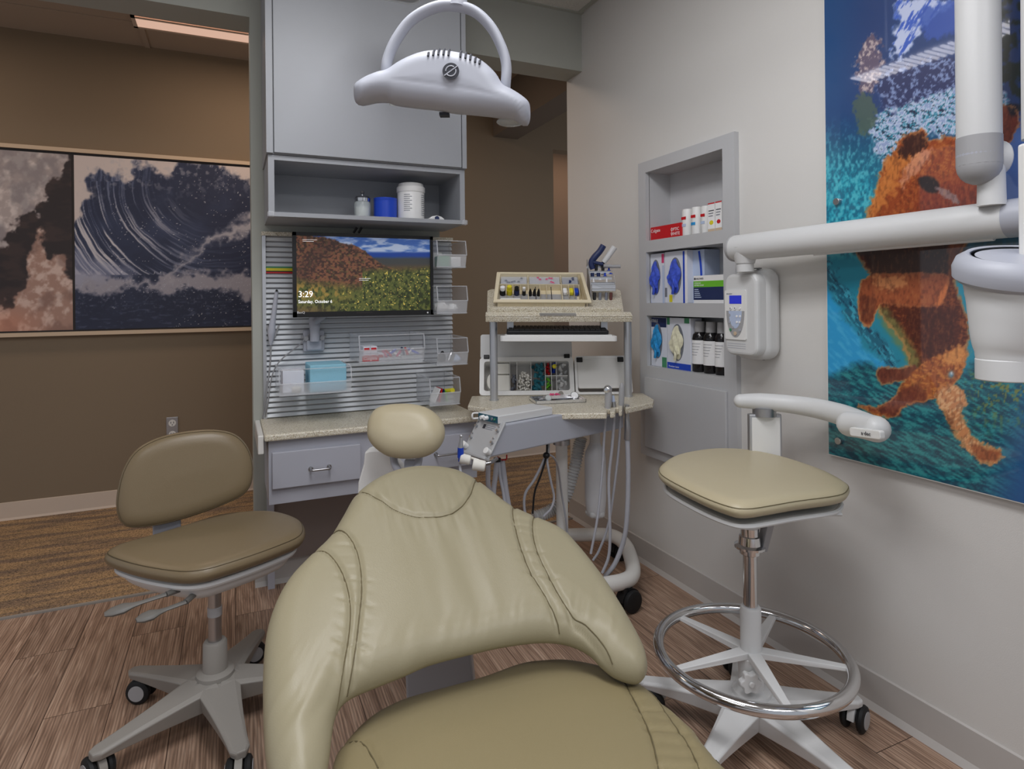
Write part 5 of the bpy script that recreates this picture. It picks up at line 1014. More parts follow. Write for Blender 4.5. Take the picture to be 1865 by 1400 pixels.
seam_tubes(bk, list(SM), SM, MC, M_['seam'])
# seat
oS = Vector((.42, .9, .405)); hs = R(2); uS = Vector((math.cos(hs), -math.sin(hs), 0)); vS = Vector((math.sin(hs), math.cos(hs), .0)); vS.z = -.06; vS.normalize(); nS = uS.cross(vS); MS = PM(oS, uS, vS)
so = [(606,1400),(623,1372),(641,1350),(664,1328),(695,1308),(740,1288),(812,1268),(875,1250),(943,1225),(988,1218),(1037,1217),(1100,1229),(1136,1241),(1173,1262),(1209,1293),(1250,1330),(1290,1368),(1322,1404),(1350,1450)]
S1 = trace(so, oS, nS, MS); print('seat', [tuple(round(v, 2) for v in p) for p in S1])
xr_ = S1[-1][0]; xl_ = S1[0][0]
S1 = S1+[(xr_+.02, -.02), (xr_+.0, -.16), (xr_-.06, -.24), (xl_+.10, -.26), (xl_-.01, -.2), (xl_-.045, -.06), (xl_-.03, .06)]
ss = {'a': [(1110,1229),(1132,1258),(1150,1298),(1173,1348),(1191,1400),(1203,1460)], 'b': [(1170,1256),(1191,1289),(1213,1330),(1236,1366),(1258,1400),(1280,1450)], 'c': [(618,1376),(650,1384),(668,1400),(690,1445)]}
SSM = {k: cat2(trace(v, oS, nS, MS), 5, False) for k, v in ss.items()}
def seat_wr(P, d):
    x, y = P[:, 0], P[:, 1]; d1, _ = poly_dist(P, SSM['a'], False); d2, _ = poly_dist(P, SSM['b'], False); band = (d1+d2 < .075)*1.
    return -band*pleat(y*30+x*10+1.2*fbm(x*9, y*9, 4))*.0042+.003*(fbm(x*5, y*5, 9, 2)-.5)
st_ = puff('seat', S1, MS, M_['vinyl_seat'], t, r=.05, top=.035, bot=.045, step=.006, seams=[(SSM[k], .005, .004) for k in SSM], fn=seat_wr, smooth_n=5, crown=.02, big=.12)
seam_tubes(st_, list(SSM), SSM, MS, M_['seam'])
f = [(xl_+.03, -.27), (xr_-.05, -.26), (xr_-.07, -.5), (xr_-.09, -.75), (xl_+.12, -.76), (xl_+.06, -.5)]
puff('leg_rest', f, MS, M_['vinyl_seat'], t, r=.05, top=.03, bot=.04, step=.012, crown=.01)
# metalwork
f = MB(); a, b_, c, d = W(735, 1175, 1.42), W(853, 1150, 1.42), W(872, 1330, 1.42), W(744, 1360, 1.42); e_ = fw*.045
f.add([a, b_, c, d, a+e_, b_+e_, c+e_, d+e_], [(0, 1, 2, 3), (7, 6, 5, 4), (0, 4, 5, 1), (1, 5, 6, 2), (2, 6, 7, 3), (3, 7, 4, 0)]); obj('back_support', f, mat('slate_support', (168, 171, 178), .35), t, bevel=.006)
f = MB(); cx_ = oS+uS*.0+vS*.0; f.box((-.13, -.2, .02), (.13, .15, .10), Matrix.Translation((cx_.x, cx_.y-.05, 0))); f.box((-.09, -.1, .08), (.09, .12, .33), Matrix.Translation((cx_.x, cx_.y, 0))); f.box((-.22, -.45, 0), (.22, .16, .03), Matrix.Translation((cx_.x, cx_.y-.05, 0))); f.box((-.12, -.2, .30), (.12, .16, .345), Matrix.Translation((cx_.x, cx_.y, 0))); obj('base', f, M_['plast2'], t, bevel=.01)
# headrest
vH = (fw*.60+Z3*.80).normalized(); nH = rr.cross(vH); oH = W(740, 786, 1.90); MH = PM(oH, rr, vH)
hp = [(669,790),(671,768),(682,749),(702,740),(728,737),(755,738),(780,745),(800,760),(810,780),(808,801),(795,819),(775,830),(752,834),(728,834),(704,829),(684,816),(673,803)]
HP = trace(hp, oH, nH, MH); hr = puff('headrest', HP, MH, M_['vinyl_light'], t, r=.06, top=.045, bot=.035, step=.005, crown=.004)
f = MB()
for px_ in (716, 764):
    s = 1 if px_ == 716 else -1
    f.tube(smooth_path([W(px_, 826, 1.92), W(px_+s*3, 845, 1.90), W(px_+s*12, 862, 1.88), W(px_+s*16, 880, 1.86)], 5), .0115, 12)
obj('headrest_bracket', f, M_['plast3'], t)
f = MB(); a = [W(736, 838, 1.90), W(760, 838, 1.90), W(762, 900, 1.86), W(734, 900, 1.86)]; f.add(a+[p+fw*.02 for p in a], [(0, 1, 2, 3), (7, 6, 5, 4), (0, 4, 5, 1), (1, 5, 6, 2), (2, 6, 7, 3), (3, 7, 4, 0)]); obj('headrest_tongue', f, M_['plast3'], t, bevel=.004)
PFi = PF.inverted(); cp = [(664,823),(672,820),(710,817),(716,826),(722,842),(735,858),(772,862),(778,880),(772,935),(650,935),(652,880),(657,862),(662,845)]
def camplane(pts, d): return [((PFi @ W(a, b, d)).x, (PFi @ W(a, b, d)).z) for a, b in pts]
f = MB(PF); f.prism(camplane(cp, 1.99), -2.05, -1.99, Matrix.Rotation(R(90), 4, 'X')); obj('rear_cover', f, M_['white'], t, bevel=.006)
f = MB(); f.box((-.04, -.03, -.06), (.06, .28, .0), Matrix.Translation(W(735, 935, 1.80)) @ Matrix.Rotation(-YAW, 4, 'Z')); obj('rear_arm', f, M_['plast2'], t)
SC = .904; M_['brn'] = mat('dark_brown_plastic', (92, 44, 34), .4); M_['alu2'] = mat('matt_aluminium', (186, 188, 190), .45, .25)
W0, PM0 = W, PM
def W(px, py, d): return W0(px, py, d*SC)
def PM(o, r, u): return PM0(o, r, u) @ Matrix.Scale(SC, 4)
# ================================================================== DELIVERY CART
ZT = .775; dP = 2.88*SC; latP = (1020-CX)/FPX*dP
MT = FR(latP, dP); t = thing('delivery_cart', 'white-framed mobile dental cart with quartz tops and hanging instrument hoses', 'cart', M=MT); cart = t
def cz(pts, z): return [tuple(onZ(a, b, z)[:2]) for a, b in pts]
tp_ = [(897,745),(911,747),(912,743),(916,743),(917,749),(928,750),(929,746),(933,746),(934,751),(942,752),(943,748),(947,748),(948,753),(958,754),(1105,752),(1106,744),(1110,744),(1111,751),(1120,750),(1122,742),(1126,742),(1127,748),(1133,747),(1134,738),(1138,738),(1139,744),(1147,742),(1189,733),(1191,727),(1172,716),(1100,715),(1000,716),(859,721),(852,738)]
wt = obj('work_top', MB().prism(cz(tp_, ZT), ZT-.022, ZT), M_['granite'], t, bevel=.004)
zl, zr_ = .12, .12
loop = [onZ(a, b, .11) for a, b in ((938, 985), (980, 974), (1040, 974), (1108, 974), (1137, 990), (1150, 1020), (1152, 1045), (1136, 1058), (1090, 1067), (1000, 1085), (930, 1085), (905, 1060), (912, 1010))]
obj('base_frame', MB().tube(smooth_path(loop, 6, True), .030, 18, closed=True), M_['offw'], t)
def caster(q, s=1.):
    T = Matrix.Translation((q.x, q.y, 0)) @ Matrix.Rotation(-YAW+R(35), 4, 'Z'); f = MB(); f.cyl((0, 0, .07), (0, 0, .095), .012, M=T); f.add(*[[(v[0]*1.5, v[1]*1.4, v[2]*1.45) for v in hood()[0]], hood()[1]], T, True); cs = obj('caster', f, M_['black'], cart)
    for k in (-1, 1):
        w_ = MB(); w_.lathe([(0, 0), (.030, 0), (.040, .004), (.0425, .012), (.040, .022), (.030, .026), (0, .024)], T @ Matrix.Translation((.018, k*.008, .0425)) @ Matrix.Rotation(R(-90*k), 4, 'X'), n=32); obj('wheel', w_, M_['rubber'], cs)
for p in ((1139, 1062), (1122, 976), (930, 1080), (925, 985)): caster(onZ(p[0], p[1], .11))
obj('base_crossbar', MB().tube([onZ(1115, 974, .11)*.0+wxy(latP, 2.84, .11), wxy(latP, dP, .11), wxy(latP, 2.36, .11)], .026, 16), M_['offw'], t)
pq = onZ(1020, 974, .11); P0c = Vector((MT.translation.x, MT.translation.y, 0))
obj('column', MB(MT).lathe([(.025, .10), (.025, .665)], n=32), M_['offw'], t); obj('column_collar', MB(MT).lathe([(.027, .592), (.035, .592), (.035, .612), (.027, .616), (.027, .66), (.025, .66)], n=32), M_['steel'], t)
# gray beam
Pa = W(892, 833, 2.30); Pb = W(1136, 782, 2.80); e_ = Vector((Pb.x-Pa.x, Pb.y-Pa.y, 0)); Lb = e_.length/SC; e_.normalize(); wv_ = Z3.cross(e_); ME = PM(Pa, e_, tuple(wv_)); ZTn = ME.to_3x3() @ Vector((0, 0, 1))
print('beam', Lb, Pa, Pb)
hl = .112; f = MB(ME); prof = [(0, 0), (.075, hl), (Lb, hl), (Lb, 0)]; f.prism(prof, -.15, 0, Matrix.Rotation(R(90), 4, 'X')); obj('control_beam', f, M_['plast3'], t, bevel=.005)
# slanted control plate on the near end
sl_ = Vector((.075, 0, hl)); MP = ME @ PM0((0, .15, 0), (0, -1, 0), (.075, 0, hl)); LP = sl_.length
f = MB(MP); f.box((-.006, -.008, .001), (.156, LP+.006, .009)); pl_ = obj('control_plate', f, M_['alu2'], t, bevel=.003)
obj('lower_lip', MB(MP).box((-.01, -.02, .0), (.16, -.006, .03)), M_['alu2'], t, bevel=.004)
for (x_, y_) in ((.012, .10), (.012, .052), (.142, .10), (.142, .052)):
    f = MB(MP); f.cyl((x_, y_, .009), (x_, y_, .022), .005, n=12); f.cyl((x_-.006, y_+.018, .009), (x_-.006, y_+.018, .016), .003, n=8); obj('hex_fitting', f, M_['steel'], pl_)
for (x_, y_) in ((.006, .014), (.150, .014)): obj('white_knob', MB(MP).cyl((x_, y_, .009), (x_, y_, .034), .011, .013), M_['white'], pl_, bevel=.002)
f = MB(MP); f.box((.045, .098, .009), (.060, .116, .0096)); f.box((.049, .102, .0097), (.056, .112, .0099)); obj('maker_logo', f, M_['ink'], pl_)
for i in range(3): obj('printed_line', MB(MP).box((.064, .112-.007*i, .009), (.118-.012*(i == 2), .1145-.007*i, .0096)), M_['ink2'], pl_)
# scaler box resting on the beam
f = MB(ME); f.box((.055, .015, hl+.001), (.34, .14, hl+.032)); sb = thing('control_box', 'light grey flat control box with a teal dial panel lying on the cart beam', 'control box', tuple(ME @ Vector((.2, .08, hl+.001)))); obj('case', f, M_['plast'], sb, bevel=.003)
f = MB(ME); f.box((.0545, .018, hl+.004), (.053, .137, hl+.029)); pn = obj('dial_panel', f, M_['teal'], sb)
for i, (y_, mm, r_) in enumerate(((.103, 'wht', .0085), (.080, 'wht', .0085), (.050, 'ink2', .006), (.034, 'dgreen', .004))): f = MB(ME); f.cyl((.053, y_, hl+.017), (.053-(.016 if i < 2 else .004), y_, hl+.017), r_, r_*.85); obj('dial', f, M_[mm], pn)
f = MB(ME); f.tube(smooth_path([(.053, .136, hl+.008), (.035, .146, hl+.008), (.030, .146, hl+.018), (.035, .146, hl+.028), (.053, .136, hl+.028)], 5), .0035, 8); obj('carry_loop', f, M_['white'], sb)
# instrument holders on the left
f = MB(); f.tube([W(905, 835, 2.27), W(893, 843, 2.22), W(880, 846, 2.22)], .006, 10); obj('holder_bar', f, M_['steel'], t)
f = MB(); f.cyl(W(884, 849, 2.22), W(861, 845, 2.22), .017, .019); obj('instrument_holder', f, M_['ivory'], t, bevel=.004)
f = MB(); f.cyl(W(857, 838, 2.24), W(838, 834, 2.24), .015, .017); obj('instrument_holder', f, M_['ivory'], t, bevel=.004)
f = MB(); f.tube([W(872, 838, 2.25), W(852, 832, 2.26), W(845, 834, 2.24)], .004, 8); obj('holder_rod', f, M_['ivory'], t)
hp_ = thing('handpiece', 'blue and white handpiece standing upright left of the grey control plate', 'handpiece', W(839, 838, 2.24))
f = MB(); f.cyl(W(838.5, 840, 2.24), W(839, 833, 2.24), .007, .008); f.cyl(W(839, 833, 2.24), W(839, 815, 2.24), .0105, .0100); obj('grip', f, M_['blue'], hp_)
f = MB(); f.cyl(W(839, 815, 2.24), W(840, 795, 2.24), .0085, .0045); f.ball(W(840, 794, 2.24), .006); obj('tip', f, M_['alu'], hp_)
f = MB(); f.tube(smooth_path([W(838.5, 840, 2.24), W(838, 852, 2.24), W(842, 870, 2.22), W(850, 900, 2.2)], 5), .0045, 8); obj('hose', f, M_['hose'], hp_)
def hose(pts, r, m='hose', nm='hose', par=None): return obj(nm, MB().tube(smooth_path(pts, 8), r*SC, 10), M_[m], par or t)
hose([W(889, 846, 2.32), W(889, 880, 2.35), W(893, 905, 2.38), W(896, 960, 2.4), W(900, 1010, 2.4)], .009)
hose([W(905, 840, 2.42), W(902, 870, 2.42), W(899, 895, 2.42), W(896, 960, 2.4)], .010); hose([W(908, 840, 2.42), W(911, 870, 2.42), W(917, 900, 2.42), W(924, 960, 2.4)], .006); hose([W(913, 838, 2.45), W(917, 870, 2.45), W(922, 905, 2.45), W(932, 960, 2.45)], .014)
hose([W(923, 828, 2.45), W(922, 836, 2.45), W(914, 837, 2.44), W(906, 832, 2.42)], .0028, 'red', 'red_wire'); obj('tie_band', MB().cyl(W(905.5, 834, 2.42), W(905.5, 840, 2.42), .013), M_['black'], t)
CBk = [(987,765),(994,775),(996,800),(995,830),(985,865),(974,895),(970,935)]
hose([W(a, b, 2.55) for a, b in CBk], .0040, 'black', 'black_cable'); hose([W(990, 766, 2.56), W(998, 780, 2.56), W(999, 815, 2.56), W(997, 835, 2.56)], .0055, 'plast2', 'grey_cable')
obj('cable_tie', MB().ball(W(995, 829, 2.55), .013, (1, 1, .9)), M_['black'], t)
hose([W(993, 832, 2.56), W(985, 850, 2.56), W(972, 875, 2.56), W(957, 898, 2.56), W(955, 925, 2.56), W(962, 950, 2.56)], .0055); hose([W(996, 834, 2.56), W(998, 850, 2.56), W(1004, 880, 2.58), W(1009, 905, 2.6), W(1004, 925, 2.6), W(990, 940, 2.6)], .0050)
hose([W(1001, 828, 2.56), W(1010, 835, 2.6), W(1017, 855, 2.7), W(1023, 900, 2.8), W(1030, 940, 2.82), W(1033, 968, 2.84)], .0045)
# ribbed suction hose
P = smooth_path([W(1059, 796, 3.02), W(1054, 815, 3.02), W(1048, 845, 3.02), W(1040, 875, 3.02), W(1030, 905, 3.02), W(1014, 922, 3.0), W(995, 934, 2.98), W(972, 942, 2.96)], 18)
obj('ribbed_hose', MB().tube(P, [.024+.0045*math.sin(i*1.9) for i in range(len(P))], 18), M_['plast'], t)
# water bottle
c = W(1085, 940, 2.97); zt = W(1085, 794, 2.97).z; zb = c.z+.0; hB = zt-zb; c = Vector((c.x, c.y, zb))
wb = thing('water_bottle', 'frosted white plastic water bottle hanging under the cart top', 'bottle', c); f = MB(Matrix.Translation(c)); rb = .046
f.lathe([(.012, .012), (.03, .0), (rb*.84, .012), (rb*.95, .05), (rb, .08), (rb, hB*.72), (rb*.92, hB*.80), (rb*.6, hB*.885), (.024, hB*.91), (.022, hB*.93)], n=36); obj('bottle_body', f, mat('frosted_plastic', (226, 228, 232), .35, sss=0), wb)
for i in range(5):
    a = 2*math.pi*i/5; obj('foot_lobe', MB(Matrix.Translation(c)).ball((.030*math.cos(a), .030*math.sin(a), .016), .016), M_['plast'], wb)
obj('bottle_cap', MB(Matrix.Translation(c)).lathe([(.021, hB*.92), (.023, hB*.925), (.023, hB+.04), (0, hB+.04)], n=24), M_['plast'], wb)
# instrument hoses at the right with handpieces in the notches
HS = [([(1103.5, 757), (1100, 800), (1098, 840), (1093, 900), (1087, 950), (1076, 1008)], .0055, 2.66), ([(1119, 757), (1115, 810), (1109, 870), (1110, 930), (1111, 980), (1108, 1015), (1097, 1043)], .0065, 2.68), ([(1130, 757), (1128, 800), (1122, 860), (1109, 950), (1092, 1000), (1080, 1020)], .0055, 2.72), ([(1142.5, 800), (1144, 850), (1143, 920), (1138, 975), (1122, 1022), (1102, 1050)], .0105, 2.70)]
for P, r, d in HS: hose([W(a, b, d) for a, b in P], r)
def hpiece(nm, lab, P, rad, m, d): 
    q = thing(nm, lab, 'handpiece', W(P[-1][0], P[-1][1], d)); sp2 = smooth_path([W(a, b, d) for a, b in P], 4); obj('body', MB().tube(sp2, np.interp(np.linspace(0, len(P)-1, len(sp2)), range(len(P)), rad), 16), M_[m], q); return q
q = hpiece('air_syringe', 'silver air-water syringe, leftmost in the notches of the cart top', [(1108, 712), (1108, 725), (1107, 742), (1105, 757)], [.013, .0145, .012, .010], 'plast2', 2.665); obj('head', MB().ball(W(1107, 709, 2.665), .0165).cyl(W(1104, 709, 2.665), W(1104, 709, 2.64), .006), M_['chrome'], q)
q = hpiece('small_handpiece', 'short clear-tipped handpiece, second in the notches of the cart top', [(1117, 731), (1118, 741), (1119, 757)], [.009, .010, .008], 'steel', 2.69); obj('tip', MB().cyl(W(1117, 732, 2.69), W(1116, 720, 2.69), .008, .006), M_['boxb'], q)
q = hpiece('drill_handpiece', 'tall dark grey pointed handpiece, third in the notches of the cart top', [(1132.5, 697), (1132.5, 704), (1132, 720), (1131, 757)], [.003, .010, .012, .010], 'plast2', 2.73)
q = hpiece('suction_handpiece', 'short chrome suction piece hanging, rightmost in the notches of the cart top', [(1142, 737), (1142, 760), (1143, 780), (1142.5, 800)], [.010, .009, .013, .0135], 'steel', 2.70)
# ---- posts
pL = onZ(900, 729, ZT); pR = onZ(1144, 722, ZT)
# upper shelf frame
fl = W(884, 577, 2.80); frr = W(1152, 577, 2.80); bl_ = W(888, 526, 3.12); br2 = W(1129, 524, 3.12)
MSh = PM(fl, tuple(frr-fl), tuple(bl_-fl)); Si = MSh.inverted(); A = [Si @ p for p in (fl, frr, br2, bl_)]
f = MB(MSh); f.prism([(A[0].x, 0), (A[1].x, 0), (A[1].x, .03), (A[1].x-.03, .05), (A[2].x, A[2].y-.02), (A[2].x-.02, A[2].y), (A[3].x+.02, A[3].y), (A[3].x, A[3].y-.02), (A[0].x+.006, .04)], -.026, 0); obj('upper_shelf', f, M_['granite'], t, bevel=.003)
f = MB(MSh); f.box((A[0].x, .0, -.0), (A[1].x, .045, .006)); f.box((A[0].x+.02, .045, 0), (A[1].x-.045, .07, .022)); obj('shelf_ledge', f, M_['granite'], t, bevel=.003)
f = MB(MSh); f.box((.245, -.0008, .0065), (.41, .03, .0072)); obj('shelf_plate', f, M_['alu'], t)
for p in (pL, pR):
    q = Si @ Vector((p.x, p.y, 1.2)); zz_ = 1.2
    # height of the slab underside above this post
    for z_ in np.arange(1.0, 1.35, .002):
        if (Si @ Vector((p.x, p.y, z_))).z > -.026: zz_ = z_; break
    zz_ = min(zz_, W(1143, 586, 2.80).z+(.0 if p is pR else .2)); obj('post', MB().cyl((p.x, p.y, ZT), (p.x, p.y, zz_), .0165, n=28), M_['alu'], t); obj('post_foot', MB().cyl((p.x, p.y, ZT), (p.x, p.y, ZT+.006), .020, n=28), M_['alu'], t)
# keyboard tray
a = W(911, 612, 2.78); b_ = W(1125, 612, 2.78); zk = a.z; MK = PM(a, tuple(b_-a), tuple(fw)); wk = (b_-a).length/SC
f = MB(MK); f.prism(rrect(0, wk, 0, .22, .02), -.024, 0); f.prism(rrect(.02, wk-.02, .012, .21, .012), 0, .005); obj('keyboard_tray', f, M_['white'], t, bevel=.004)
for s in (.03, wk-.06): obj('tray_bracket', MB(MK).box((s, .10, .006), (s+.03, .14, .10)), M_['alu'], t)
kb = thing('keyboard', 'black computer keyboard on the white tray under the upper cart shelf', 'keyboard', tuple(MK @ Vector((wk/2, .1, .006)))); Mk = MK @ Matrix.Translation((.028, .030, .006)) @ Matrix.Rotation(R(5), 4, 'X'); kw = wk-.062
obj('case', MB(Mk).prism(rrect(0, kw, 0, .155, .01), 0, .016), M_['black'], kb, bevel=.003)
f = MB(Mk)
for r_ in range(6):
    x = .010
    while x < kw-.022:
        w_ = .0165*(1 if r_ else (6 if abs(x-.11) < .02 else 1.3)); w_ = min(w_, kw-.008-x); f.box((x, .010+r_*.0235, .016), (x+w_, .030+r_*.0235, .022)); x += w_+.003
obj('keys', f, M_['rubber'], kb)
# ---- tub tray
dl_ = 2.88; a = W(898, 549, dl_); b_ = W(1078, 550, dl_); c = W(903, 495, 3.07); MR_ = PM(a, tuple(b_-a), tuple(W(900, 495, 3.07)-a)); Ri = MR_.inverted(); q = Ri @ W(1062, 495, 3.07); wT = (b_-a).length/SC; hT = q.y; print('tub', wT, hT, q)
tb = thing('instrument_tub', 'open cream tub tray with sorted supplies tilted on the upper cart shelf', 'tray', tuple(a))
xr2 = q.x
def rim(s): return [(s, s), (wT-s, s), (xr2-s*.8, hT-s), (.012+s, hT-s)]
f = MB(MR_); o_, i_ = rim(0), rim(.018); f.add([(p[0], p[1], 0) for p in o_+i_]+[(p[0], p[1], -.010) for p in o_+i_], [(0, 1, 5, 4), (1, 2, 6, 5), (2, 3, 7, 6), (3, 0, 4, 7), (8, 12, 13, 9), (9, 13, 14, 10), (10, 14, 15, 11), (11, 15, 12, 8), (0, 8, 9, 1), (1, 9, 10, 2), (2, 10, 11, 3), (3, 11, 8, 0)]); obj('rim', f, M_['cream'], tb, bevel=.003)
dpt = .042; f = MB(MR_); j_ = rim(.026); n4 = 4; f.add([(p[0], p[1], -.002) for p in i_]+[(p[0], p[1], -dpt) for p in j_], [(0, 1, 5, 4), (1, 2, 6, 5), (2, 3, 7, 6), (3, 0, 4, 7), (4, 5, 6, 7)]); obj('tub_body', f, M_['cream'], tb)
obj('steel_insert', MB(MR_).box((.03, .03, -dpt+.001), (xr2-.04, .11, -dpt+.003)), M_['plast2'], tb)
f = MB(MR_)
for x_ in (.165, .325): f.box((x_-.0015, .02, -dpt), (x_+.0015, hT-.02, -.006))
f.box((.025, hT*.60, -dpt), (xr2-.025, hT*.60+.003, -.006))
for x_ in (.06, .092, .128, .222, .252, .36, .385, .41): f.box((x_-.001, hT*.30, -dpt), (x_+.001, hT*.6, -.010))
obj('dividers', f, M_['cream'], tb)
# front skirt with ribs, resting on the shelf
f = MB(); g = [MR_ @ Vector(p) for p in ((.02, .006, -.008), (wT-.03, .006, -.008))]; s0 = [Si @ p for p in g]; f = MB(MSh); f.add([(s0[0].x, s0[0].y, s0[0].z), (s0[1].x, s0[1].y, s0[1].z), (s0[1].x, s0[1].y+.004, .0005), (s0[0].x, s0[0].y+.004, .0005), (s0[0].x, A[3].y-.03, .09), (s0[1].x-.02, A[3].y-.03, .09), (s0[1].x-.02, A[3].y-.03, .0005), (s0[0].x, A[3].y-.03, .0005)], [(0, 3, 2, 1), (3, 7, 6, 2), (0, 4, 7, 3), (1, 2, 6, 5), (4, 5, 6, 7)]); obj('skirt', f, M_['cream'], tb)
f = MB(MSh)
for i in range(13): x_ = s0[0].x+.02+i*.033; f.box((x_, s0[0].y-.003, .001), (x_+.003, s0[0].y+.004, s0[0].z))
obj('skirt_ribs', f, M_['cream'], tb)
def onT(x, y, z=0): return MR_ @ Vector((x, y, z))
for i, (x0, x1, m_, lb) in enumerate(((.032, .160, 'ink2', 'grey'), (.170, .320, 'pink', 'pinkish'), (.330, .425, 'navy', 'navy'))):
    x1 = min(x1, xr2-.03); bx_ = thing('lidded_box', ['left clear lidded box of grey bits in the back row of the cream tub', 'middle clear lidded box with pink bits in the back row of the cream tub', 'right clear lidded box of navy bits in the back row of the cream tub'][i], 'box', tuple(onT(x0, hT*.63, -dpt+.002)), 'clear lidded boxes in the cream tub')
    obj('lid', MB(MR_).box((x0, hT*.63, -.012), (x1, hT-.03, -.007)), M_['clear2'], bx_, bevel=.002); obj('tray_shell', MB(MR_).box((x0+.003, hT*.64, -dpt+.003), (x1-.003, hT-.034, -.013)), M_['plast2' if i != 2 else 'navy'], bx_)
    f = MB(MR_)
    for k in range(7): f.ball((x0+.02+(x1-x0-.04)*random.random(), hT*.66+random.random()*(hT*.2), -.010), .008, (1, .8, .6), n=8)
    obj('bits', f, M_[m_], bx_)
def jar(x, y, r, h, m1, m2, nm, lb, cat='bottle'):
    T = MR_ @ Matrix.Translation((x, y, -dpt+.003)); q = thing(nm, lb, cat, tuple(T.translation)); obj('body', MB(T).lathe([(r*.9, 0), (r, .004), (r, h*.6), (0, h*.6)], n=20), M_[m1], q); obj('cap', MB(T).lathe([(r*.8, h*.6), (r*.85, h*.62), (r*.8, h), (0, h)], n=20), M_[m2], q)
jar(.043, hT*.44, .014, .045, 'black', 'wht', 'supply_jar', 'black jar with white cap, leftmost in the middle row of the cream tub'); jar(.075, hT*.45, .014, .048, 'yellow', 'yellow', 'supply_jar', 'round bright yellow jar in the middle row of the cream tub'); jar(.110, hT*.44, .013, .044, 'navy', 'black', 'supply_jar', 'dark navy capped jar in the middle row of the cream tub'); jar(.145, hT*.43, .009, .044, 'black', 'wht', 'supply_jar', 'narrow black bottle with white cap in the cream tub')
for i, x_ in enumerate((.175, .195, .215)):
    T = MR_ @ Matrix.Translation((x_, hT*.42, -dpt+.002)); tag(obj('cone_tip', MB(T).lathe([(.009, 0), (.008, .02), (.002, .040), (0, .040)], n=14), M_['black']), ['left', 'middle', 'right'][i]+' small black cone tip in the middle of the cream tub', 'tip', 'black cone tips in the cream tub')
for i, (x_, m_, lb) in enumerate(((.342, 'wht', 'white cotton piece'), (.372, 'yellow', 'yellow green wedge'), (.397, 'blue', 'bright blue block'))):
    tag(obj('supply_block', MB(MR_).box((x_-.011, hT*.40, -dpt+.004), (x_+.010, hT*.56, -.016)), M_[m_], bevel=.005), lb+' in the right middle cells of the cream tub', 'supply')
tag(obj('paper_roll', MB(MR_).box((.032, .030, -dpt+.004), (.13, .050, -.014)), M_['ivory'], bevel=.006), 'ivory roll lying at the front left of the cream tub', 'roll')
for x_ in (.20, .275): tag(obj('brush_stick', MB(MR_).cyl((x_, hT*.55, -.012), (x_+.002, hT*.26, -dpt+.006), .0018), M_['black']), ('left' if x_ < .25 else 'right')+' thin black stick over the grey insert of the cream tub', 'stick', 'thin black sticks in the cream tub')
# ---- syringe rack
rk = W(1100, 542, 2.98); RK = FR(0, 0); rk_l = RK.inverted() @ W(1078, 535, 2.98); rk_r = RK.inverted() @ W(1121, 535, 2.98); x0, x1 = rk_l.x, rk_r.x; zf = W(1100, 530, 2.98).z
RKM = FR(x0, 2.98*SC, 0); wr = x1-x0; t2 = thing('syringe_rack', 'stepped steel rack of syringes at the right end of the upper shelf', 'rack', M=RKM @ Matrix.Translation((wr/2, 0, zf-.05)))
zr0 = zf; slabz = lambda y: (MSh @ Vector((.5, (Si @ (RKM @ Vector((0, y, 1.18)))).y, 0))).z
f = MB(RKM); f.box((0, 0, zr0), (wr, .004, zr0+.030)); f.box((0, -.004, zr0+.010), (wr, 0, zr0+.014)); f.box((.0, .0, zr0+.026), (wr, .02, zr0+.030)); obj('front_rail', f, M_['alu'], t2, bevel=.001)
for i in range(4):
    y_ = .02+i*.022; z_ = zr0+.035+i*.026; f = MB(RKM); f.box((-.012*i*.3, y_, z_), (wr-.008*i, y_+.016, z_+.004)); f.box((-.012*i*.3, y_, z_-.010), (wr-.008*i, y_+.002, z_+.004)); obj('step', f, M_['alu'], t2)
f = MB(RKM); S_ = Matrix(((0, 0, 1, 0), (1, 0, 0, 0), (0, 1, 0, 0), (0, 0, 0, 1))); side = [(0, slabz(0)+.002), (0, zr0+.030), (.11, zr0+.145), (.125, zr0+.145), (.125, slabz(.125)+.002)]
f.prism(side, -.006, -.002, S_); obj('side_plate', f, M_['plast2'], t2); f = MB(RKM); f.prism([(0, zr0-.0), (0, zr0+.03), (.11, zr0+.14), (.125, zr0+.14), (.09, zr0)], wr, wr+.002, S_); obj('clear_side', f, M_['clear'], t2)
cnt = {}
for i, (px_, py0, py1, row, m_) in enumerate(((1077, 486, 505, 3, 'wht'), (1088, 493, 505, 3, 'wht'), (1098, 488, 505, 3, 'wht'), (1109, 493, 506, 3, 'blue'), (1112.5, 499, 519, 2, 'blue'), (1079, 505, 514, 2, 'navy'), (1090, 505, 514, 2, 'navy'), (1102, 503, 518, 2, 'blue'), (1081, 515, 526, 1, 'wht'), (1093, 510, 527, 1, 'wht'), (1105, 515, 527, 1, 'wht'))):
    d = 3.0+.022*row; zb_ = zr0+.035+(row-.2)*.026; top_ = W(px_, py0, d); bq = Vector((top_.x, top_.y, max(zb_-.0, W(px_, py1+4, d).z)))
    sy = thing('syringe', '%s syringe standing in the %s row of the steel rack on the cart' % ({'wht': 'white', 'blue': 'bright blue', 'navy': 'stubby navy'}[m_], ['front', 'front', 'middle', 'back'][row]), 'syringe', bq, 'syringes in the steel rack')
    obj('plunger', MB().cyl(bq, top_, .0042 if m_ != 'navy' else .008), M_[m_], sy); obj('flange', MB().cyl(top_, top_+Vector((0, 0, .003)), .0085), M_[m_], sy)
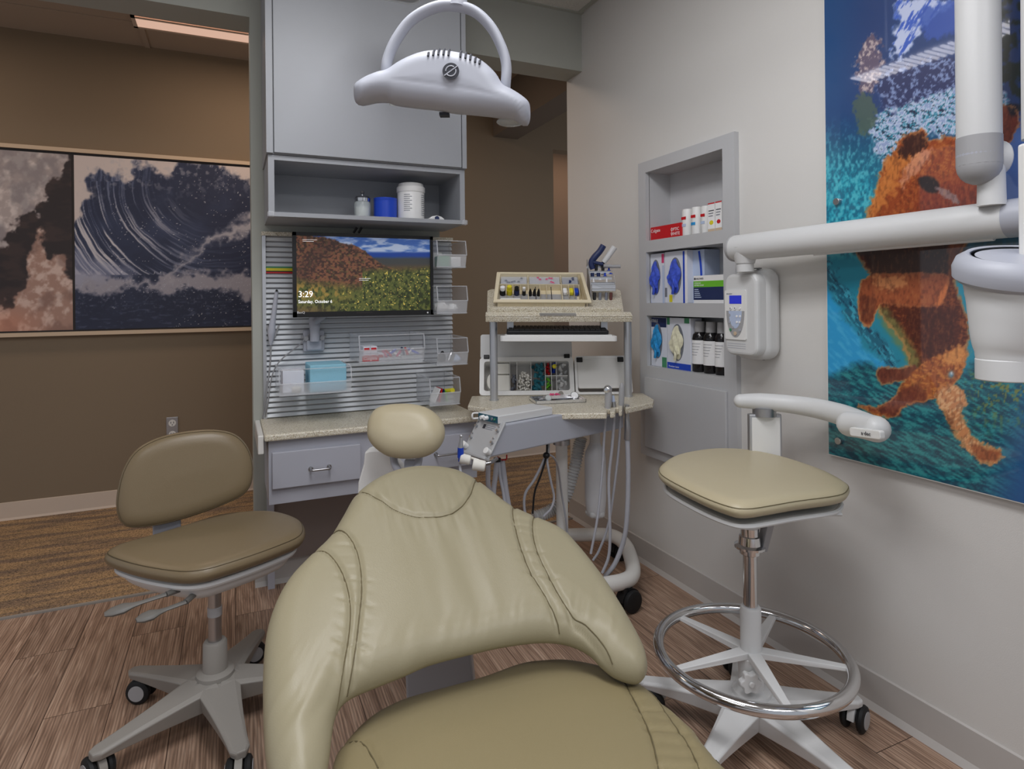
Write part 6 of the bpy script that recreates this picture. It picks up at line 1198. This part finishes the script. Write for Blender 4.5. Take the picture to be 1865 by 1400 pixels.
for i, (px_, m_, lb) in enumerate(((1083, 'black', 'black'), (1093, 'ink2', 'left blue-grey'), (1104.5, 'ink2', 'right blue-grey'), (1113, 'brn', 'dark brown'))):
    a = W(px_, 541, 2.995); b_ = W(px_-1, 556 if i != 3 else 553, 2.985); sz = (MSh @ Vector((.5, (Si @ b_).y, 0))).z
    sy = thing('syringe', lb+' syringe barrel hanging beneath the front rail of the rack', 'syringe', b_); obj('barrel', MB().cyl((a.x, a.y, a.z+.02), a*.3+b_*.7, .0065), M_[m_], sy); obj('nozzle', MB().cyl(a*.3+b_*.7, b_, .006, .003), M_['plast2' if i < 3 else 'ink'], sy)
for (pts, rd, m_, lb, ex) in (([(1099, 447), (1092, 458), (1083, 468), (1077, 478), (1080, 490)], [.014, .014, .015, .013, .012], 'navy', 'dark navy dispensing gun with a bent handle in the syringe rack', [[(1079, 477), (1093, 480), (1098, 481)], [(1086, 478), (1086, 500)]]), ([(1119, 450), (1112, 460), (1105, 470), (1099, 478)], [.014, .013, .013, .011], 'plast', 'light grey dispensing gun leaning right in the syringe rack', [[(1099, 484), (1115, 485), (1130, 485)], [(1098, 477), (1098, 500)]])):
    g_ = thing('dispensing_gun', lb, 'dispenser', W(1090, 500, 3.06)); sp2 = smooth_path([W(a, b, 3.06) for a, b in pts], 5)
    obj('handle', MB().tube(sp2, np.interp(np.linspace(0, len(pts)-1, len(sp2)), range(len(pts)), rd), 14), M_[m_], g_); obj('trigger_arm', MB().tube([W(a, b, 3.055) for a, b in ex[0]], .008, 10), M_[m_ if m_ == 'navy' else 'plast2'], g_); obj('stem', MB().tube([W(a, b, 3.06) for a, b in ex[1]], .007, 10), M_['black'], g_)
# ---- supply bins on the work top
zb0 = ZT+.001; a = W(873, 717, 3.03); a.z = zb0+.002; b_ = W(1047, 715, 3.03); tl2 = W(876, 650, 3.10); MBx = PM(a, tuple(Vector((b_.x-a.x, b_.y-a.y, 0))), tuple(Vector((0, 0, tl2.z-a.z))+fw*.07)); wB = (b_-a).length/SC; hB2 = (MBx.inverted() @ W(876, 650, 3.10)).y; print('bin', wB, hB2)
sb = thing('supply_bin', 'open white divided bin of cotton rolls and supplies on the cart top', 'bin', a)
def ringbox(M, w, h, k, dep, par, nm, m):
    f = MB(M); O = rrect(0, w, 0, h, .018); I = rrect(k, w-k, k, h-k, .012); n = len(O); f.add([(p[0], p[1], 0) for p in O+I], [(i, (i+1) % n, n+(i+1) % n, n+i) for i in range(n)]); f.add([(p[0], p[1], 0) for p in I]+[(p[0], p[1], -dep) for p in I], [(i, (i+1) % n, n+(i+1) % n, n+i) for i in range(n)]+[tuple(range(n, 2*n))]); f.add([(p[0], p[1], 0) for p in O]+[(p[0], p[1], -dep) for p in O], [(i, (i+1) % n, n+(i+1) % n, n+i) for i in range(n)]+[tuple(range(n, 2*n))]); return obj(nm, f, m, par)
ringbox(MBx, wB, hB2, .022, .085, sb, 'shell', M_['white'])
k = .024; f = MB(MBx)
for x_ in (.150, .185, .255, .325): f.box((x_-.001, k, -.08), (x_+.001, hB2-k, -.004))
for x_ in (.355, .38): f.box((x_-.001, k, -.08), (x_+.001, hB2-k, -.004))
f.box((.325, hB2*.5, -.08), (wB-.03, hB2*.5+.002, -.004)); obj('dividers', f, M_['white'], sb)
def inB(x0, y0, x1, y1, zt, m, nm, lb, cat, **kw): return tag(obj(nm, MB(MBx).box((x0, y0, -.08), (x1, y1, zt)), M_[m], **kw), lb, cat)
inB(.065, k+.001, .148, hB2*.55, -.012, 'ivory', 'gauze_stack', 'lower stack of white gauze squares in the left of the white bin', 'gauze', bevel=.004); inB(.065, hB2*.58, .148, hB2-k-.002, -.018, 'ivory', 'gauze_stack', 'upper stack of white gauze squares in the left of the white bin', 'gauze', bevel=.004)
tag(obj('cotton_pad', MB(MBx).lathe([(.0, -.078), (.045, -.078), (.05, -.05), (.04, -.02), (0, -.012)], Matrix.Translation((.060, .075, 0)) @ Matrix.Diagonal((.6, 1, 1, 1)), n=24), M_['ivory']), 'round ivory cotton pad at the left end of the white bin', 'cotton pad')
rs = random.Random(5); f = MB(MBx)
for i in range(110):
    x_ = .192+rs.random()*.056; y_ = k+.008+rs.random()*(hB2*.52)*(1-.3*abs(x_-.22)/.03); z_ = -.02-rs.random()*.05; f.cyl((x_, y_, z_), (x_+rs.uniform(-.006, .006), y_+rs.uniform(-.006, .006), z_+.012), .0042, n=8)
tag(obj('cotton_rolls', f, M_['ivory']), 'heap of small cream cotton rolls in the middle of the white bin', 'cotton rolls', kind='stuff')
def heap(x0, x1, y0, y1, mats, nm, lb, cat, n=16, r=.009):
    f = MB(MBx); 
    for i in range(n):
        x_ = rs.uniform(x0+.008, x1-.008); y_ = rs.uniform(y0+.008, y1-.008); z_ = rs.uniform(-.06, -.022); a_ = rs.random()*6; f.tube([(x_, y_, z_), (x_+.010*math.cos(a_), y_+.014*math.sin(a_), z_+.014)], [r, r*.5], 7)
    tag(obj(nm, f, M_[mats]), lb, cat, kind='stuff')
heap(.257, .323, k, hB2-k, 'tealp', 'teal_packets', 'heap of teal plastic packets right of the cotton rolls', 'packets', 42, .010); heap(.152, .183, k, hB2*.6, 'ink2', 'grey_clips', 'heap of small grey clips left of the cotton rolls', 'clips', 18, .007)
heap(.327, .354, hB2*.55, hB2-k, 'red', 'red_caps', 'heap of dark red caps in the upper right cells of the white bin', 'caps', 10, .007); heap(.327, .354, k, hB2*.5, 'green', 'green_tips', 'heap of lime green tips in the lower right cells of the white bin', 'tips', 12, .006)
heap(.356, .379, hB2*.55, hB2-k, 'blue', 'blue_caps', 'heap of blue caps in the upper right cells of the white bin', 'caps', 8, .007); heap(.382, wB-.03, k, hB2*.9, 'plast', 'clear_packets', 'heap of pale clear packets at the right end of the white bin', 'packets', 18, .009)
tag(obj('yellow_cap', MB(MBx).ball((.372, hB2-k-.022, -.012), .012), M_['yellow']), 'bright yellow cap at the top right of the white bin', 'cap')
q0_ = MBx @ Vector((.002, hB2+.001, -.02)); f = MB(PM(q0_, tuple(Vector((b_.x-a.x, b_.y-a.y, 0))), tuple(Z3+fw*.35))); f.prism(rrect(0, wB-.004, 0, .125, .012), -.006, 0); lid = obj('lid', f, M_['plast'], sb)
for x_ in (.02, wB-.045): obj('hinge', MB(MBx).box((x_, hB2-.008, -.012), (x_+.028, hB2+.012, .008)), M_['black'], sb, bevel=.002)
# second bin, its lid showing
a2 = W(1049, 716, 3.03); a2.z = zb0+.002; b2 = W(1153, 714, 3.03); MB2 = PM(a2, tuple(Vector((b2.x-a2.x, b2.y-a2.y, 0))), tuple(Vector((0, 0, .18))+fw*.07)); w2 = (b2-a2).length/SC; sb2 = thing('closed_bin', 'closed white bin with two black hinges at the right of the cart top', 'bin', a2)
ringbox(MB2, w2, hB2, .012, .085, sb2, 'shell', M_['white']); obj('lid_panel', MB(MB2).prism(rrect(.013, w2-.013, .03, hB2-.010, .01), -.01, -.002), M_['offw'], sb2, bevel=.002)
for x_ in (.010, w2-.065): obj('hinge', MB(MB2).box((x_, hB2-.032, -.002), (x_+.030, hB2-.008, .008)), M_['black'], sb2, bevel=.002)
# ---- steel instrument tray on the work top
ty = [(965, 716), (1052, 714), (1068, 733), (976, 737)]; TP = [onZ(a, b, ZT) for a, b in ty]; MI = PM(TP[3], tuple(TP[2]-TP[3]), tuple(TP[0]-TP[3])); wi = (TP[2]-TP[3]).length/SC; hi = min(.14, (MI.inverted() @ TP[0]).y)
if (MI.to_3x3() @ Vector((0, 0, 1))).z < 0: print('flip')
it = thing('instrument_tray', 'shallow steel tray of dental instruments on the lower cart top', 'tray', TP[3]); f = MB(MI); f.box((0, 0, .001), (wi, hi, .004)); 
for (p_, q_) in (((0, 0), (wi, .004)), ((0, hi-.004), (wi, hi)), ((0, 0), (.004, hi)), ((wi-.004, 0), (wi, hi))): f.box((p_[0], p_[1], .001), (q_[0], q_[1], .016))
obj('pan', f, M_['chrome'], it)
names = ['front explorer', 'second scaler', 'third scaler', 'rear probe', 'rearmost tweezer']
for i in range(5):
    y_ = .022+i*(hi-.04)/5; f = MB(MI); f.tube([(.02+.01*i, y_, .020), (wi*.45, y_+.006, .021), (wi-.045+.006*i, y_+.010, .021)], [.002, .0045, .0018], 8); tag(obj('hand_instrument', f, M_['chrome']), 'slim steel hand instrument lying across the steel tray, %s' % ['frontmost', 'second from the front', 'in the middle', 'second from the back', 'rearmost'][i], 'instrument', 'steel instruments on the tray')
for i, (x_, y_, r_, m_, lb) in enumerate(((.06, .012, .015, 'glass', 'round mirror at the left front of the steel tray'), (wi-.04, .05, .018, 'wht', 'round white disc at the right of the steel tray'), (wi-.085, hi-.02, .011, 'chrome', 'small round steel mirror at the back of the steel tray'))):
    TT = MI @ Matrix.Translation((x_, y_, .027)) @ Matrix.Rotation(R(55), 4, 'X'); q = thing('mouth_mirror', lb, 'mirror', tuple(TT.translation)); obj('disc', MB(TT).cyl((0, 0, -.0015), (0, 0, .001), r_*.9), M_[m_], q); obj('ring', MB(TT).tube([(r_*math.cos(2*math.pi*k/24), r_*math.sin(2*math.pi*k/24), 0) for k in range(24)], .0016, 6, closed=True), M_['chrome'], q)
f = MB(MI)
for k in range(8): f.ball((wi*.48+.022*math.cos(k), hi*.72+.012*math.sin(k*2), .023+.003*(k % 3)), .007, (1, .8, .8), n=8)
tag(obj('pink_clip', f, M_['pink']), 'bright pink clip at the back of the steel tray', 'clip')

W, PM = W0, PM0
# ================================================================== LIGHT + CAMERA
def area(name, loc, size, power, c=(255, 250, 244), rot=(0, 0, 0), sy=None):
    l = bpy.data.lights.new(name, 'AREA'); l.energy = power; l.color = rgb(*c)[:3]; l.size = size
    if sy: l.shape = 'RECTANGLE'; l.size_y = sy
    o = bpy.data.objects.new(name, l); COL.objects.link(o); o.location = loc; o.rotation_euler = rot; return o
area('ceiling_troffer_light', (.35, 1.0, 2.66), .6, 32, (250, 250, 252), sy=1.2)
area('ceiling_troffer_light', (-1.1, .2, 2.66), .6, 15, (250, 250, 252), sy=1.2)
area('ceiling_troffer_light', (.8, -.8, 2.66), 1.2, 24, (250, 250, 255), sy=.6)
area('hall_light', (.35, 3.6, zcor-.03), 1.1, 10, (255, 228, 205), sy=.3)
area('hall_light', (-1.8, 3.6, zcor-.03), 1.0, 6, (255, 228, 205), sy=.3)
area('hall_light', (3.0, 4.9, zcor-.05), .8, 6, (255, 220, 192), sy=.5)
w = bpy.data.worlds.new('w'); scene.world = w; w.use_nodes = True
w.node_tree.nodes['Background'].inputs[0].default_value = (.88, .92, 1., 1); w.node_tree.nodes['Background'].inputs[1].default_value = .42
cam = bpy.data.cameras.new('camera'); cam.sensor_width = 36; cam.lens = FPX/1865*36; cam.shift_y = -(700-CY)/1865; cam.shift_x = 0
cam.clip_start = .02
co = bpy.data.objects.new('camera', cam); COL.objects.link(co)
co.matrix_world = Matrix.Translation((0, 0, H)) @ Matrix.Rotation(-YAW, 4, 'Z') @ Matrix.Rotation(R(90), 4, 'X') @ Matrix.Rotation(-ROLL, 4, 'Z')
scene.camera = co
scene.view_settings.view_transform = 'Standard'; scene.view_settings.look = 'None'; scene.view_settings.exposure = 0
